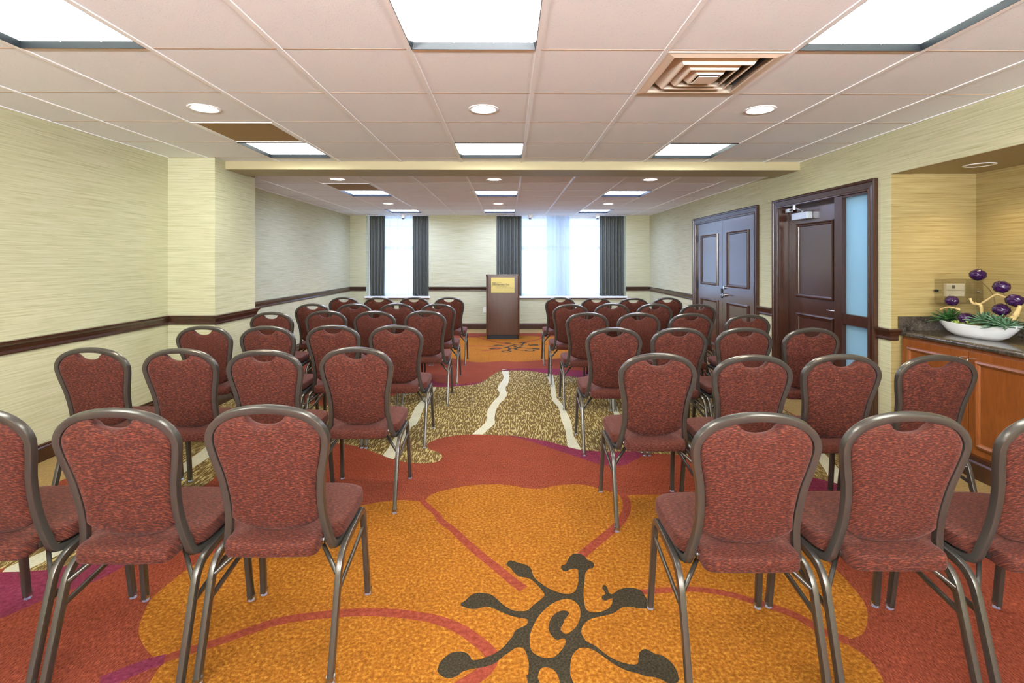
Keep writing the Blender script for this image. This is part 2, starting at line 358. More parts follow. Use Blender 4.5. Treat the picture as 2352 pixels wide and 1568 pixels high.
# ------------------------------------------------------------------ carpet
CP = {
    'near': [(-2.363,2.208),(-2.272,2.232),(-2.187,2.237),(-2.065,2.252),(-2.007,2.287),(-1.961,2.309),(-1.977,2.377),(-1.977,2.608),(-1.938,2.889),(-1.898,3.124),(-1.906,3.231),(-1.892,3.446),(-1.764,3.682),(-1.553,3.793),(-1.366,3.828),(-1.203,3.791),(-1.067,3.712),(-0.909,3.587),(-0.83,3.527),(-0.746,3.481),(-0.659,3.451),(-0.559,3.446),(-0.491,3.479),(-0.472,3.536),(-0.486,3.607),(-0.526,3.657),(-0.592,3.708),(-0.614,3.787),(-0.605,3.855),(-0.536,3.939),(-0.418,3.997),(-0.295,4.017),(-0.2,4.016),(-0.011,3.985),(0.154,3.925),(0.302,3.848),(0.44,3.739),(0.539,3.674),(0.724,3.635),(0.998,3.618),(1.356,3.55),(1.733,3.366),(1.957,3.168),(2.07,3.045),(2.246,2.662),(2.359,2.282),(2.374,2.135)],
    'far': [(-0.847,5.583),(-0.672,5.581),(-0.502,5.639),(-0.36,5.728),(-0.262,5.885),(-0.207,6.085),(-0.132,6.299),(-0.067,6.389),(0.084,6.426),(0.3,6.386),(0.458,6.258),(0.644,6.148),(0.868,6.028),(1.064,5.973)],
    'purple_far_r': [(-0.1,6.351),(-0.068,6.412),(0.05,6.473),(0.34,6.502),(0.594,6.484),(0.839,6.405),(1.025,6.312),(1.214,6.179),(1.323,5.937),(1.059,5.946),(0.862,5.988),(0.639,6.106),(0.455,6.214),(0.298,6.341),(0.083,6.38),(-0.05,6.343)],
    'purple_far_l': [(-1.199,6.198),(-1.051,6.092),(-0.94,5.989),(-0.849,5.794),(-0.686,5.7),(-0.505,5.668),(-0.362,5.759),(-0.263,5.891),(-0.355,5.691),(-0.499,5.603),(-0.668,5.547),(-0.842,5.548),(-1.027,5.613),(-1.199,5.735)],
    's1': [(-0.084,6.412),(-0.061,6.119),(-0.059,5.916),(-0.11,5.577),(-0.114,5.435),(-0.089,5.223),(-0.155,4.934),(-0.194,4.635),(-0.193,4.335),(-0.298,3.993),(-0.218,3.993),(-0.201,4.041),(-0.118,4.282),(-0.122,4.442),(-0.101,4.801),(-0.014,5.172),(-0.029,5.49),(0.007,5.756),(0.012,6.049),(-0.001,6.435)],
    's2': [(0.48,6.332),(0.479,5.911),(0.476,5.601),(0.447,5.022),(0.485,4.754),(0.472,4.401),(0.476,4.129),(0.452,3.752),(0.453,3.7),(0.54,3.649),(0.536,3.86),(0.528,4.035),(0.551,4.294),(0.548,4.551),(0.531,4.884),(0.5,5.094),(0.524,5.486),(0.557,6.331)],
    's3': [(-0.831,5.623),(-0.842,5.28),(-0.892,4.807),(-0.869,4.288),(-0.9,3.957),(-0.9,3.763),(-0.9,3.551),(-0.815,3.502),(-0.823,3.659),(-0.821,3.927),(-0.817,4.22),(-0.788,4.305),(-0.813,4.894),(-0.801,5.28),(-0.802,5.623)],
    's4': [(1.108,5.716),(1.049,5.265),(1.01,4.971),(0.969,4.452),(0.958,3.982),(0.892,3.578),(1.007,3.537),(1.063,3.981),(1.021,4.452),(1.076,4.947),(1.111,5.265),(1.168,5.716)],
    's5': [(2.35,5.2),(2.28,4.6),(2.3,4.0),(2.18,3.45),(2.02,3.02),(2.12,2.98),(2.27,3.45),(2.4,4.0),(2.38,4.6),(2.46,5.2)],
    's6': [(-2.75,5.2),(-2.55,4.7),(-2.5,4.3),(-2.3,3.8),(-2.26,3.45),(-2.3,3.0),(-2.2,2.6),(-2.32,2.2),(-2.22,2.2),(-2.1,2.6),(-2.18,3.0),(-2.14,3.45),(-2.18,3.8),(-2.38,4.35),(-2.42,4.75),(-2.62,5.25)],
    'purple_near_r': [(-0.021,4.0),(0.154,3.937),(0.303,3.862),(0.442,3.752),(0.541,3.686),(0.726,3.647),(0.956,3.645),(0.961,3.56),(0.861,3.457),(0.803,3.402),(0.693,3.392),(0.589,3.459),(0.468,3.576),(0.339,3.701),(0.2,3.835),(0.102,3.92)],
    'purple_near_rr': [(1.792,3.309),(1.962,3.213),(2.099,3.086),(2.19,2.936),(2.135,2.732),(1.997,2.71),(1.869,2.885),(1.761,3.053)],
    'purple_near_l': [(-2.382,2.227),(-2.291,2.251),(-2.205,2.256),(-2.082,2.271),(-2.024,2.306),(-1.978,2.329),(-1.972,2.487),(-1.966,2.718),(-1.904,2.837),(-1.749,2.606),(-1.752,2.408),(-1.758,2.351),(-1.797,2.207),(-1.887,2.107),(-1.954,2.02),(-1.977,1.981),(-1.995,1.959),(-2.023,1.891)],
    'flower': [(-1.617,-0.045),(-1.669,0.057),(-1.693,0.132),(-1.689,0.215),(-1.677,0.305),(-1.645,0.403),(-1.55,0.579),(-1.32,0.769),(-1.038,0.917),(-0.928,0.958),(-0.827,0.973),(-0.711,0.956),(-0.691,0.992),(-0.672,1.039),(-0.599,1.096),(-0.468,1.155),(-0.33,1.175),(-0.209,1.163),(-0.099,1.122),(-0.017,1.111),(0.087,1.151),(0.182,1.171),(0.274,1.16),(0.357,1.108),(0.429,1.059),(0.48,1.005),(0.52,1.024),(0.664,1.028),(0.967,1.002),(1.2,0.796),(1.275,0.518),(1.282,0.324),(1.278,0.215),(1.259,0.098),(1.218,0.012),(1.139,-0.078),(1.081,-0.108),(1.027,-0.12),(1.052,-0.173),(1.062,-0.222),(1.05,-0.282),(1.031,-0.326),(0.95,-0.55),(0.75,-0.9),(0.5,-1.08),(0.32,-1.16),(-0.03,-1.26),(-0.19,-1.19),(-0.53,-1.31),(-0.8,-1.15),(-1.1,-0.85),(-1.35,-0.55),(-1.403,-0.286),(-1.413,-0.237),(-1.418,-0.204),(-1.477,-0.171),(-1.548,-0.118)],
    'stroke_a': [(-0.713,0.965),(-0.667,0.894),(-0.603,0.803),(-0.574,0.74),(-0.504,0.657),(-0.433,0.553),(-0.352,0.438),(-0.264,0.328),(-0.196,0.238),(-0.143,0.178)],
    'stroke_b': [(0.481,1.049),(0.483,0.965),(0.463,0.86),(0.411,0.747),(0.332,0.636),(0.235,0.528),(0.145,0.422),(0.119,0.387)],
    'stroke_c': [(0.292,0.146),(0.387,0.156),(0.575,0.171),(0.72,0.137),(0.788,0.101),(0.865,0.057),(0.932,0.005),(0.984,-0.076),(1.049,-0.124)],
    'stroke_d': [(-1.441,-0.198),(-1.369,-0.154),(-1.278,-0.108),(-1.19,-0.053),(-1.075,0.004),(-0.861,0.038),(-0.7,0.039),(-0.579,0.021),(-0.488,-0.003),(-0.396,-0.05),(-0.324,-0.111),(-0.274,-0.167),(-0.27,-0.2),(-0.292,-0.246),(-0.348,-0.295),(-0.442,-0.363),(-0.563,-0.436)],
    'stroke_p': [(-1.564,-0.289),(-1.511,-0.245),(-1.463,-0.209),(-1.421,-0.187)],
    'motif': [(-0.218,0.35),(-0.206,0.375),(-0.192,0.378),(-0.161,0.361),(-0.124,0.344),(-0.105,0.316),(-0.1,0.278),(-0.088,0.242),(-0.061,0.207),(-0.038,0.182),(0.004,0.153),(0.04,0.143),(0.067,0.153),(0.082,0.176),(0.098,0.225),(0.105,0.277),(0.107,0.309),(0.088,0.314),(0.07,0.309),(0.056,0.298),(0.039,0.301),(0.032,0.326),(0.04,0.342),(0.059,0.353),(0.078,0.399),(0.099,0.425),(0.125,0.432),(0.151,0.416),(0.163,0.381),(0.184,0.364),(0.187,0.341),(0.177,0.319),(0.159,0.314),(0.142,0.292),(0.133,0.266),(0.125,0.225),(0.114,0.176),(0.106,0.129),(0.103,0.084),(0.104,0.054),(0.117,0.037),(0.146,0.034),(0.171,0.041),(0.198,0.057),(0.215,0.083),(0.225,0.114),(0.209,0.11),(0.192,0.101),(0.181,0.11),(0.183,0.128),(0.2,0.142),(0.198,0.166),(0.194,0.18),(0.201,0.197),(0.211,0.199),(0.217,0.18),(0.217,0.151),(0.228,0.142),(0.242,0.151),(0.265,0.17),(0.3,0.182),(0.331,0.179),(0.356,0.164),(0.364,0.127),(0.37,0.091),(0.367,0.069),(0.356,0.054),(0.332,0.054),(0.312,0.056),(0.284,0.065),(0.253,0.061),(0.231,0.044),(0.21,0.028),(0.178,0.016),(0.147,0.008),(0.116,-0.002),(0.093,-0.02),(0.074,-0.047),(0.067,-0.077),(0.072,-0.1),(0.08,-0.118),(0.1,-0.132),(0.122,-0.156),(0.148,-0.187),(0.18,-0.21),(0.213,-0.222),(0.239,-0.222),(0.251,-0.197),(0.259,-0.174),(0.274,-0.159),(0.291,-0.156),(0.304,-0.168),(0.317,-0.177),(0.338,-0.185),(0.357,-0.208),(0.367,-0.24),(0.366,-0.273),(0.356,-0.297),(0.326,-0.302),(0.302,-0.285),(0.28,-0.276),(0.256,-0.272),(0.229,-0.26),(0.201,-0.251),(0.179,-0.238),(0.153,-0.216),(0.127,-0.187),(0.1,-0.16),(0.075,-0.149),(0.051,-0.149),(0.03,-0.166),(0.016,-0.189),(0.007,-0.221),(0.001,-0.264),(-0.001,-0.311),(-0.034,-0.317),(-0.037,-0.297),(-0.04,-0.276),(-0.048,-0.252),(-0.062,-0.238),(-0.082,-0.233),(-0.097,-0.239),(-0.106,-0.258),(-0.111,-0.281),(-0.118,-0.316),(-0.153,-0.31),(-0.146,-0.296),(-0.142,-0.263),(-0.138,-0.226),(-0.141,-0.188),(-0.151,-0.154),(-0.166,-0.144),(-0.183,-0.147),(-0.204,-0.164),(-0.23,-0.187),(-0.251,-0.21),(-0.276,-0.225),(-0.312,-0.234),(-0.342,-0.24),(-0.366,-0.249),(-0.38,-0.264),(-0.404,-0.276),(-0.429,-0.27),(-0.45,-0.249),(-0.451,-0.227),(-0.446,-0.205),(-0.43,-0.182),(-0.411,-0.166),(-0.38,-0.161),(-0.358,-0.169),(-0.343,-0.186),(-0.337,-0.199),(-0.314,-0.198),(-0.288,-0.187),(-0.257,-0.17),(-0.231,-0.147),(-0.209,-0.115),(-0.193,-0.09),(-0.181,-0.06),(-0.158,-0.045),(-0.141,-0.034),(-0.133,-0.014),(-0.14,0.0),(-0.169,0.006),(-0.204,0.019),(-0.239,0.04),(-0.281,0.065),(-0.306,0.07),(-0.329,0.06),(-0.353,0.056),(-0.377,0.062),(-0.399,0.075),(-0.404,0.09),(-0.387,0.106),(-0.371,0.133),(-0.347,0.151),(-0.316,0.153),(-0.284,0.143),(-0.259,0.118),(-0.228,0.078),(-0.192,0.048),(-0.162,0.043),(-0.132,0.047),(-0.107,0.077),(-0.081,0.103),(-0.057,0.135),(-0.064,0.163),(-0.081,0.197),(-0.099,0.227),(-0.121,0.249),(-0.144,0.256),(-0.163,0.263),(-0.183,0.289),(-0.196,0.317)],
    'hole': [(0.031,0.113),(-0.001,0.103),(-0.034,0.081),(-0.073,0.038),(-0.096,0.001),(-0.116,-0.046),(-0.127,-0.083),(-0.13,-0.12),(-0.127,-0.154),(-0.114,-0.175),(-0.089,-0.19),(-0.068,-0.193),(-0.047,-0.189),(-0.023,-0.165),(-0.007,-0.142),(0.002,-0.121),(0.002,-0.106),(-0.011,-0.103),(-0.028,-0.11),(-0.046,-0.091),(-0.055,-0.061),(-0.052,-0.031),(-0.041,0.001),(-0.021,0.029),(0.005,0.044),(0.025,0.042),(0.033,0.029),(0.025,0.013),(0.011,-0.007),(0.002,-0.031),(-0.008,-0.047),(-0.007,-0.066),(0.008,-0.081),(0.026,-0.07),(0.049,-0.047),(0.069,-0.008),(0.079,0.033),(0.079,0.067),(0.07,0.089),(0.054,0.107)],
    'legs': [(-0.133,-0.296),(-0.018,-0.297)],
}
def smooth2(pts, sub=4): return [(v.x, v.y) for v in spline([Vector((p[0], p[1], 0)) for p in pts], sub, True)]
def stroke(pts, w0, w1=None):
    P = spline([Vector((p[0], p[1], 0)) for p in pts], 5); n = len(P); L = []; R = []
    w1 = w1 or w0
    for i, p in enumerate(P):
        t = (P[min(i+1, n-1)] - P[max(i-1, 0)]).normalized(); w = (w0 + (w1-w0)*i/(n-1)) * 0.5
        nn = Vector((-t.y, t.x, 0)) * w
        L.append((p + nn).to_2d()[:]); R.append((p - nn).to_2d()[:])
    return L + R[::-1]
def ring_poly(cx, cy, rx, ry, k=20): return [(cx+rx*math.cos(2*math.pi*i/k), cy+ry*math.sin(2*math.pi*i/k)) for i in range(k)]
def build_floor():
    mats = [C_TAN, C_RED, C_ORANGE, C_PURPLE, C_STROKE, C_DARK, C_CREAM, C_OLIVE]
    TAN, RED, ORA, PUR, STR, DRK, CRM, OLI = range(8)
    layers = [(TAN, [(XL, Y0), (NX, Y0), (NX, YB), (XL, YB)])]
    inner = [(-2.86, Y0+0.3), (2.62, Y0+0.3), (2.62, 9.72), (-2.86, 9.72)]
    layers.append((RED, inner))
    def clipx(p): return [(min(max(x, -2.85), 2.61), y) for x, y in p]
    far = CP['far']
    olive = CP['near'] + [(2.61, 2.6), (2.61, 5.3), (2.0, 5.62), (1.4, 5.5)] + far[::-1] + [(-1.6, 4.85), (-2.2, 5.0), (-2.85, 5.2)]
    layers.append((OLI, clipx(smooth2(olive, 3))))
    for k in ('s1', 's2', 's3', 's4', 's5', 's6'): layers.append((CRM, clipx(smooth2(CP[k], 3))))
    layers.append((PUR, clipx(smooth2(CP['purple_far_r']))))
    layers.append((PUR, clipx(smooth2(CP['purple_far_l']))))
    layers.append((PUR, clipx(smooth2(CP['purple_near_r']))))
    layers.append((PUR, clipx(smooth2(CP['purple_near_rr']))))
    layers.append((PUR, clipx(smooth2(CP['purple_near_l']))))
    # red ground of the near half and far half again beyond the olive waves
    layers.append((RED, clipx(smooth2(CP['near'] + [(2.61, 2.2), (2.61, 1.2), (-2.85, 1.2)], 3)[:len(CP['near'])*3] + [(2.61, 0.3), (-2.85, 0.3)])))
    for k in ('purple_near_r', 'purple_near_rr', 'purple_near_l'): layers.append((PUR, clipx(smooth2(CP[k]))))
    for cx, cy in ((0.21, 1.942), (0.144, 8.204)):
        sh = lambda p: [(x+cx, y+cy) for x, y in p]
        layers.append((ORA, sh(smooth2(CP['flower'], 4))))
        layers.append((STR, sh(stroke(CP['stroke_a'], 0.035, 0.048))))
        layers.append((STR, sh(stroke(CP['stroke_b'], 0.045, 0.05))))
        layers.append((STR, sh(stroke(CP['stroke_c'], 0.03, 0.045))))
        layers.append((STR, sh(stroke(CP['stroke_d'], 0.04, 0.055))))
        layers.append((PUR, sh(stroke(CP['stroke_p'], 0.075, 0.05))))
        layers.append((DRK, sh(stroke([(-0.133, -0.26), (-0.12, -0.33), (-0.15, -0.40)], 0.034, 0.045))))
        layers.append((DRK, sh(stroke([(-0.018, -0.26), (0.0, -0.32), (0.08, -0.37), (0.16, -0.38)], 0.036, 0.045))))
        for rx, ry in ((-0.17, -0.47), (0.20, -0.39)):
            layers.append((DRK, sh(ring_poly(rx, ry, 0.085, 0.075)))); layers.append((ORA, sh(ring_poly(rx, ry, 0.05, 0.042))))
        layers.append((DRK, sh(smooth2(CP['motif'], 3))))
        layers.append((ORA, sh(smooth2(CP['hole'], 3))))
    verts = []; faces = []; mi = []
    for m, p in layers:
        q = []
        for a in p:
            v = Vector(a)
            if not q or (v - q[-1]).length > 0.0015: q.append(v)
        if (q[0]-q[-1]).length < 0.0015: q.pop()
        if sum(q[i-1].x*q[i].y - q[i].x*q[i-1].y for i in range(len(q))) < 0: q.reverse()
        s = len(verts); verts += q; faces.append(list(range(s, s+len(q)))); mi.append(m)
    V, E_, F, _, _, OF = delaunay_2d_cdt(verts, [], faces, 1, 1e-5)
    bm = BM(); bv = [bm.verts.new((v.x, v.y, 0)) for v in V]
    for f, of in zip(F, OF):
        try: nf = bm.faces.new([bv[i] for i in f])
        except ValueError: continue
        nf.material_index = mi[max(of)] if of else 0
    # thickness under the carpet
    me = bpy.data.meshes.new('floor'); 
    for f in bm.faces:
        f.normal_update()
        if f.normal.z < 0: f.normal_flip()
    bm.to_mesh(me); bm.free()
    for m in mats: me.materials.append(m)
    o = bpy.data.objects.new('floor', me); COL.objects.link(o)
    return tag(o, 'patterned carpet of orange flowers, red waves and olive dashes', 'floor', kind='structure')
build_floor()

# ------------------------------------------------------------------ walls
def struct(name, bm, mats, label, cat, **kw):
    return tag(obj(name, bm, mats, **kw), label, cat, kind='structure')
bm = BM(); box(bm, XL-0.15, XL, Y0, YB+0.3, 0, 2.55)
struct('wall_left', bm, M['wall'], 'long blank side wall in cream grasscloth', 'wall')
bm = BM(); box(bm, XL, PX, PY0, PY1, 0, 2.5)
struct('trim_1', bm, M['wall'], 'wallpapered pillar boxed out from the blank side wall', 'pillar')
bm = BM()
for w in (W1, W2): box(bm, w[0], w[1], YB, YB+0.26, 0, SILL-0.034)
for x0, x1 in ((XL, W1[0]), (W1[1], W2[0]), (W2[1], XR+0.15)): box(bm, x0, x1, YB, YB+0.26, 0, 2.5)
struct('wall_back', bm, M['wall'], 'end wall behind the lectern with two curtained windows', 'wall')
bm = BM(); box(bm, XL-0.15, NX+0.15, Y0-0.15, Y0, 0, 2.55)
struct('wall_front', bm, M['wall'], 'wall behind the last row of chairs', 'wall')
bm = BM()
def rw(y0, y1, z0, z1): box(bm, XR, XR+0.16, y0, y1, z0, z1)
rw(Y0, NYN, 0, 2.5); rw(NYN, NY, NZ, 2.5); rw(NY, NY+0.15, NZ-0.005, 2.5); rw(NY+0.15, 4.02, 0, 2.5); box(bm, XR, XR+0.001, NY-0.004, NY+0.15, 0, NZ-0.005)
rw(4.02, 5.36, 1.99, 2.5); rw(5.36, 5.90, 0, 2.5); rw(5.90, 7.71, 1.99, 2.5); rw(7.71, YB+0.26, 0, 2.5)
struct('wall_right', bm, M['wall'], 'side wall in cream grasscloth with the two doors', 'wall')
bm = BM()
box(bm, NX, NX+0.12, NYN, NY-0.004, 0, NZ+0.1)
struct('wall_niche_back', bm, M['niche'], 'gold grasscloth wall along the back of the counter', 'wall')
bm = BM(); box(bm, XR+0.001, NX+0.12, NY-0.004, NY+0.15, 0, NZ-0.005); box(bm, XR+0.16, NX+0.12, NY+0.0005, NY+0.15, NZ-0.005, NZ+0.1)
struct('wall_niche_side', bm, M['niche'], 'gold grasscloth end wall of the niche behind the thermostat', 'wall')
bm = BM(); box(bm, XR+0.16, NX+0.12, NYN-0.12, NYN, 0, NZ+0.1)
struct('wall_niche_end', bm, M['niche'], 'gold grasscloth wall at the near end of the niche', 'wall')
bm = BM(); box(bm, XR+0.16, NX, NYN, NY, NZ, NZ+0.1)
box(bm, XR+0.0, XR+0.16, NYN, NY, NZ-0.004, NZ)
struct('trim_2', bm, M['paint'], 'plain cream soffit over the counter niche', 'soffit')
# corridor behind the entry door's glass
bm = BM(); box(bm, XR+1.2, XR+1.3, 3.9, 6.2, 0, 2.5); 
struct('wall_corridor', bm, M['white'], 'pale corridor wall beyond the frosted sidelight', 'wall')

# ------------------------------------------------------------------ ceiling
TROFF = []
cols = [-2.297, -0.467, 1.363]
for c in cols:
    TROFF += [(c, 1.739, ZC), (c, 4.179, ZC), (c, 6.71, ZF), (c, 9.15, ZF)]
VENT = (0.753, YT, ZC)
RET = [(-2.297, 3.569, ZC), (-2.297, 6.10, ZF)]
HOLES = [(x, y, z) for x, y, z in TROFF] + [VENT] + RET
def is_hole(x, y, z): return any(abs(hx-x) < 0.05 and abs(hy-y) < 0.05 and abs(hz-z) < 0.01 for hx, hy, hz in HOLES)
def ceil_part(y_start, ygrid, y_end, z, bmt, bmb, bmc):
    xs = [XL]; k = math.ceil((XL - XT)/T + 1e-6)
    while XT + k*T < XR - 0.02: xs.append(XT + k*T); k += 1
    xs.append(XR)
    ys = [y_start]; k = math.ceil((y_start - ygrid)/T + 1e-6)
    while ygrid + k*T < y_end - 0.02: ys.append(ygrid + k*T); k += 1
    ys.append(y_end)
    b = 0.012; e = 0.006
    for x0, x1 in zip(xs, xs[1:]):
        for y0, y1 in zip(ys, ys[1:]):
            if is_hole(x0, y0, z): continue
            vs = [bmt.verts.new(p) for p in ((x0+b, y0+0.007, z+e), (x1-b, y0+0.007, z+e), (x1-b, y1-0.007, z+e), (x0+b, y1-0.007, z+e))]
            bmt.faces.new(vs)
            # sides of the tile rising to the bar
            ws = [bmt.verts.new((p.co.x, p.co.y, z+e+0.02)) for p in vs]
            for i in range(4): bmt.faces.new((vs[i], vs[(i+1) % 4], ws[(i+1) % 4], ws[i]))
    for x in xs: box(bmb, max(x-b, XL), min(x+b, XR), y_start, y_end, z, z+0.03)
    for y in ys:
        for x0, x1 in zip(xs, xs[1:]): box(bmc, x0+b, x1-b, max(y-0.007, y_start), min(y+0.007, y_end), z+0.0055, z+0.03)
bmt, bmb, bmc = BM(), BM(), BM()
ceil_part(Y0, YT, BY0, ZC, bmt, bmb, bmc)
ceil_part(BY1, 6.10, YB, ZF, bmt, bmb, bmc)
# window heads: the ceiling runs on into the recesses
for w in (W1, W2): box(bmt, w[0], w[1], YB, YB+0.26, ZF, ZF+0.02)
ce = struct('ceiling', bmt, M['tile'], 'suspended ceiling of square acoustic tiles', 'ceiling')
obj('main_tee_bars', bmb, M['tbar'], ce); obj('cross_tee_bars', bmc, M['crossbar'], ce)
bm = BM(); box(bm, XL-0.15, NX+0.2, Y0-0.15, YB+0.3, 2.62, 2.7)
struct('ceiling_slab', bm, M['duct'], 'dark slab above the suspended ceiling', 'ceiling')
bm = BM(); box(bm, XL, XR, BY0, BY1, BZ, 2.55)
struct('trim_3', bm, M['paint'], 'shallow cream beam crossing the ceiling at the pillar', 'beam')

def troffer(x, y, z, label, first={}):
    kk = y > 5
    if kk not in first:
        t = empty('ceiling_light', (x+T/2, y+T/2, z)); h = T/2-0.012
        b1 = BM(); d = 0.028
        # dark upstand round the lens, opened lens sits 35 mm up
        mould(b1, [(-h, -h), (h, -h), (h, h), (-h, h)], [(0, 0), (0.003, 0), (0.012, d), (0.012, d+0.004), (0, d+0.004)], lambda u, v, w: (u, v, w), True)
        obj('frame', b1, M['blackframe'], t)
        b2 = BM(); q = h-0.011
        vs = [b2.verts.new(p) for p in ((-q, -q, d+0.002), (q, -q, d+0.002), (q, q, d+0.002), (-q, q, d+0.002))]; b2.faces.new(vs)
        obj('lens', b2, M['lenscool'] if kk else M['lens'], t)
        b3 = BM()
        for i in (-1, 1):
            box(b3, i*q/3-0.0012, i*q/3+0.0012, -q, q, d-0.002, d+0.001)
            box(b3, -q, q, i*q/3-0.0012, i*q/3+0.0012, d-0.0021, d+0.0009)
        obj('louver', b3, M['lensline'], t)
        first[kk] = t
    else:
        t = dup(first[kk], (x+T/2, y+T/2, z))
    return tag(t, label, 'ceiling light', 'square ceiling lights')

def dup(root, loc, rot=0.0):
    r = root.copy(); COL.objects.link(r); r.location = loc; r.rotation_euler = (0, 0, rot)
    for ch in root.children:
        c = ch.copy(); COL.objects.link(c); c.parent = r
        for g in ch.children:
            d = g.copy(); COL.objects.link(d); d.parent = c
    return r

rown = {1.739: 'nearest the viewer', 4.179: 'just before the beam', 6.71: 'beyond the beam', 9.15: 'by the windows'}
for (x, y, z) in TROFF:
    side = {-2.297: 'on the blank wall side', -0.467: 'over the aisle', 1.363: 'on the door side'}[x]
    troffer(x, y, z, 'square white ceiling light %s, %s' % (side, rown[y]))

def downlight(x, y, z, label, r=0.078, first={}):
    if r not in first:
        t = empty('downlight', (x, y, z))
        b = BM(); k = 28; prof = [(r+0.022, 0.0), (r+0.020, -0.004), (r+0.004, -0.005), (r, 0.0), (r-0.012, 0.012)]
        rings = [[b.verts.new((q*math.cos(2*math.pi*i/k), q*math.sin(2*math.pi*i/k), zz)) for i in range(k)] for q, zz in prof]
        for a, c in zip(rings, rings[1:]):
            for i in range(k): b.faces.new((a[i], a[(i+1) % k], c[(i+1) % k], c[i]))
        obj('trim_ring', b, M['tbar'], t, smooth=True)
        b = BM(); b.faces.new([b.verts.new(((r-0.004)*math.cos(2*math.pi*i/k), (r-0.004)*math.sin(2*math.pi*i/k), -0.001)) for i in range(k)])
        obj('lamp', b, M['can'] if x < 3 else M['paint'], t); first[r] = t
    else: t = dup(first[r], (x, y, z))
    return tag(t, label, 'downlight', 'round recessed downlights')

DL = []
for xx, nm in ((-1.992, 'blank wall side'), (-0.162, 'middle'), (1.668, 'door side')):
    DL.append((xx, 3.264, ZC+0.006, 'round recessed downlight, %s, nearest row before the beam' % nm))
    DL.append((xx, 5.795, ZF+0.006, 'round recessed downlight, %s, just behind the beam' % nm))
    DL.append((xx, 8.235, ZF+0.006, 'round recessed downlight, %s, between the two far square lights' % nm))
DL.append((3.31, 3.45, NZ, 'round recessed downlight in the soffit over the counter'))
for x, y, z, lb in DL:
    downlight(x, y, z, lb, 0.078 if x < 3 else 0.07)

# return air grilles
for i, (x, y, z) in enumerate(RET):
    t = empty('return_air_grille', (x+T/2, y+T/2, z)); h = T/2-0.012
    b = BM(); mould(b, [(-h, -h), (h, -h), (h, h), (-h, h)], [(0, 0), (0.022, 0.001), (0.022, 0.008), (0, 0.008)], lambda u, v, w: (u, v, w), True)
    obj('frame', b, M['tbar'], t)
    b = BM(); box(b, -h+0.02, h-0.02, -h+0.02, h-0.02, 0.004, 0.012); obj('face', b, M['grille'], t)
    tag(t, ['brown return air grille before the beam, larger of the two', 'brown return air grille beyond the beam, smaller of the two'][i], 'vent', 'brown return air grilles')

# square cone diffuser
t = empty('air_diffuser', (VENT[0]+T/2, VENT[1]+T/2, ZC)); h = T/2-0.012
def sq(b, prof):
    mould(b, [(-h, -h), (h, -h), (h, h), (-h, h)], prof, lambda u, v, w: (u, v, w), True)
b = BM(); sq(b, [(0, 0), (0.012, 0.0), (0.044, -0.006), (0.050, -0.004), (0.016, 0.05), (0.012, 0.05), (0, 0.01)]); obj('frame', b, M['vent'], t)
for i, (a0, z0) in enumerate(((0.115, -0.010), (0.170, -0.014), (0.225, -0.018))):
    b = BM(); sq(b, [(a0+0.006, z0-0.002), (a0+0.010, z0), (a0-0.036, z0+0.062), (a0-0.040, z0+0.060), (a0, z0)])
    obj('cone', b, M['vent'], t)
b = BM(); box(b, -0.052, 0.052, -0.052, 0.052, -0.026, -0.020, 0.003); obj('centre_plate', b, M['vent'], t)
b = BM(); sq(b, [(0.03, 0.05), (0.03, 0.17), (0.026, 0.17), (0.026, 0.05)]); obj('plenum', b, M['plenum'], t)
b = BM(); box(b, -h+0.03, h-0.03, -h+0.03, h-0.03, 0.165, 0.17); obj('plenum_lid', b, M['plenum'], t)
b = BM(); lathe(b, [(0.15, 0.155), (0.15, 0.1649)], 0, 0, 28); obj('duct_collar', b, M['duct'], t, smooth=True, angle=40)
for s in (-1, 1):
    for q in (-1, 1):
        b = BM(); sweep(b, [(s*0.045, q*0.045, -0.02), (s*0.2, q*0.2, 0.13)], circ(0.003, 6), (0, 0, 1)); obj('rod', b, M['chrome'], t)

tag(t, 'square stepped air diffuser in a ceiling tile above the door side', 'vent')

# accent spots at the windows
first = None
for i, (x, y, rz) in enumerate(((-2.13, 10.05, 0.3), (0.46, 10.05, -0.5), (1.82, 10.05, -0.2))):
    lb = ['small white eyeball spotlight in front of the narrow window', 'small white eyeball spotlight by the lectern end of the wide window', 'small white eyeball spotlight at the door end of the wide window'][i]
    if first is None:
        t = empty('ceiling_spotlight', (x, y, ZF))
        b = BM(); lathe(b, [(0.062, 0.0), (0.060, -0.014), (0.052, -0.02)], 0, 0, 20); obj('base', b, M['white'], t, smooth=True, angle=40)
        b = BM(); bmesh.ops.create_uvsphere(b, u_segments=18, v_segments=10, radius=0.052, matrix=Matrix.Translation((0, 0, -0.03))); obj('eyeball', b, M['white'], t, smooth=True)
        b = BM(); sweep(b, [(0, -0.01, -0.05), (0.0, -0.035, -0.092)], circ(0.032, 16), (1, 0, 0)); o = obj('snout', b, M['white'], t, smooth=True, angle=40)
        b = BM(); sweep(b, [(0, -0.0345, -0.091), (0.0, -0.0355, -0.0935)], circ(0.026, 16), (1, 0, 0)); obj('lens', b, M['blackframe'], o)
        t.rotation_euler = (0, 0, rz); first = t
    else: t = dup(first, (x, y, ZF), rz)
    tag(t, lb, 'spotlight', 'eyeball spotlights at the windows')

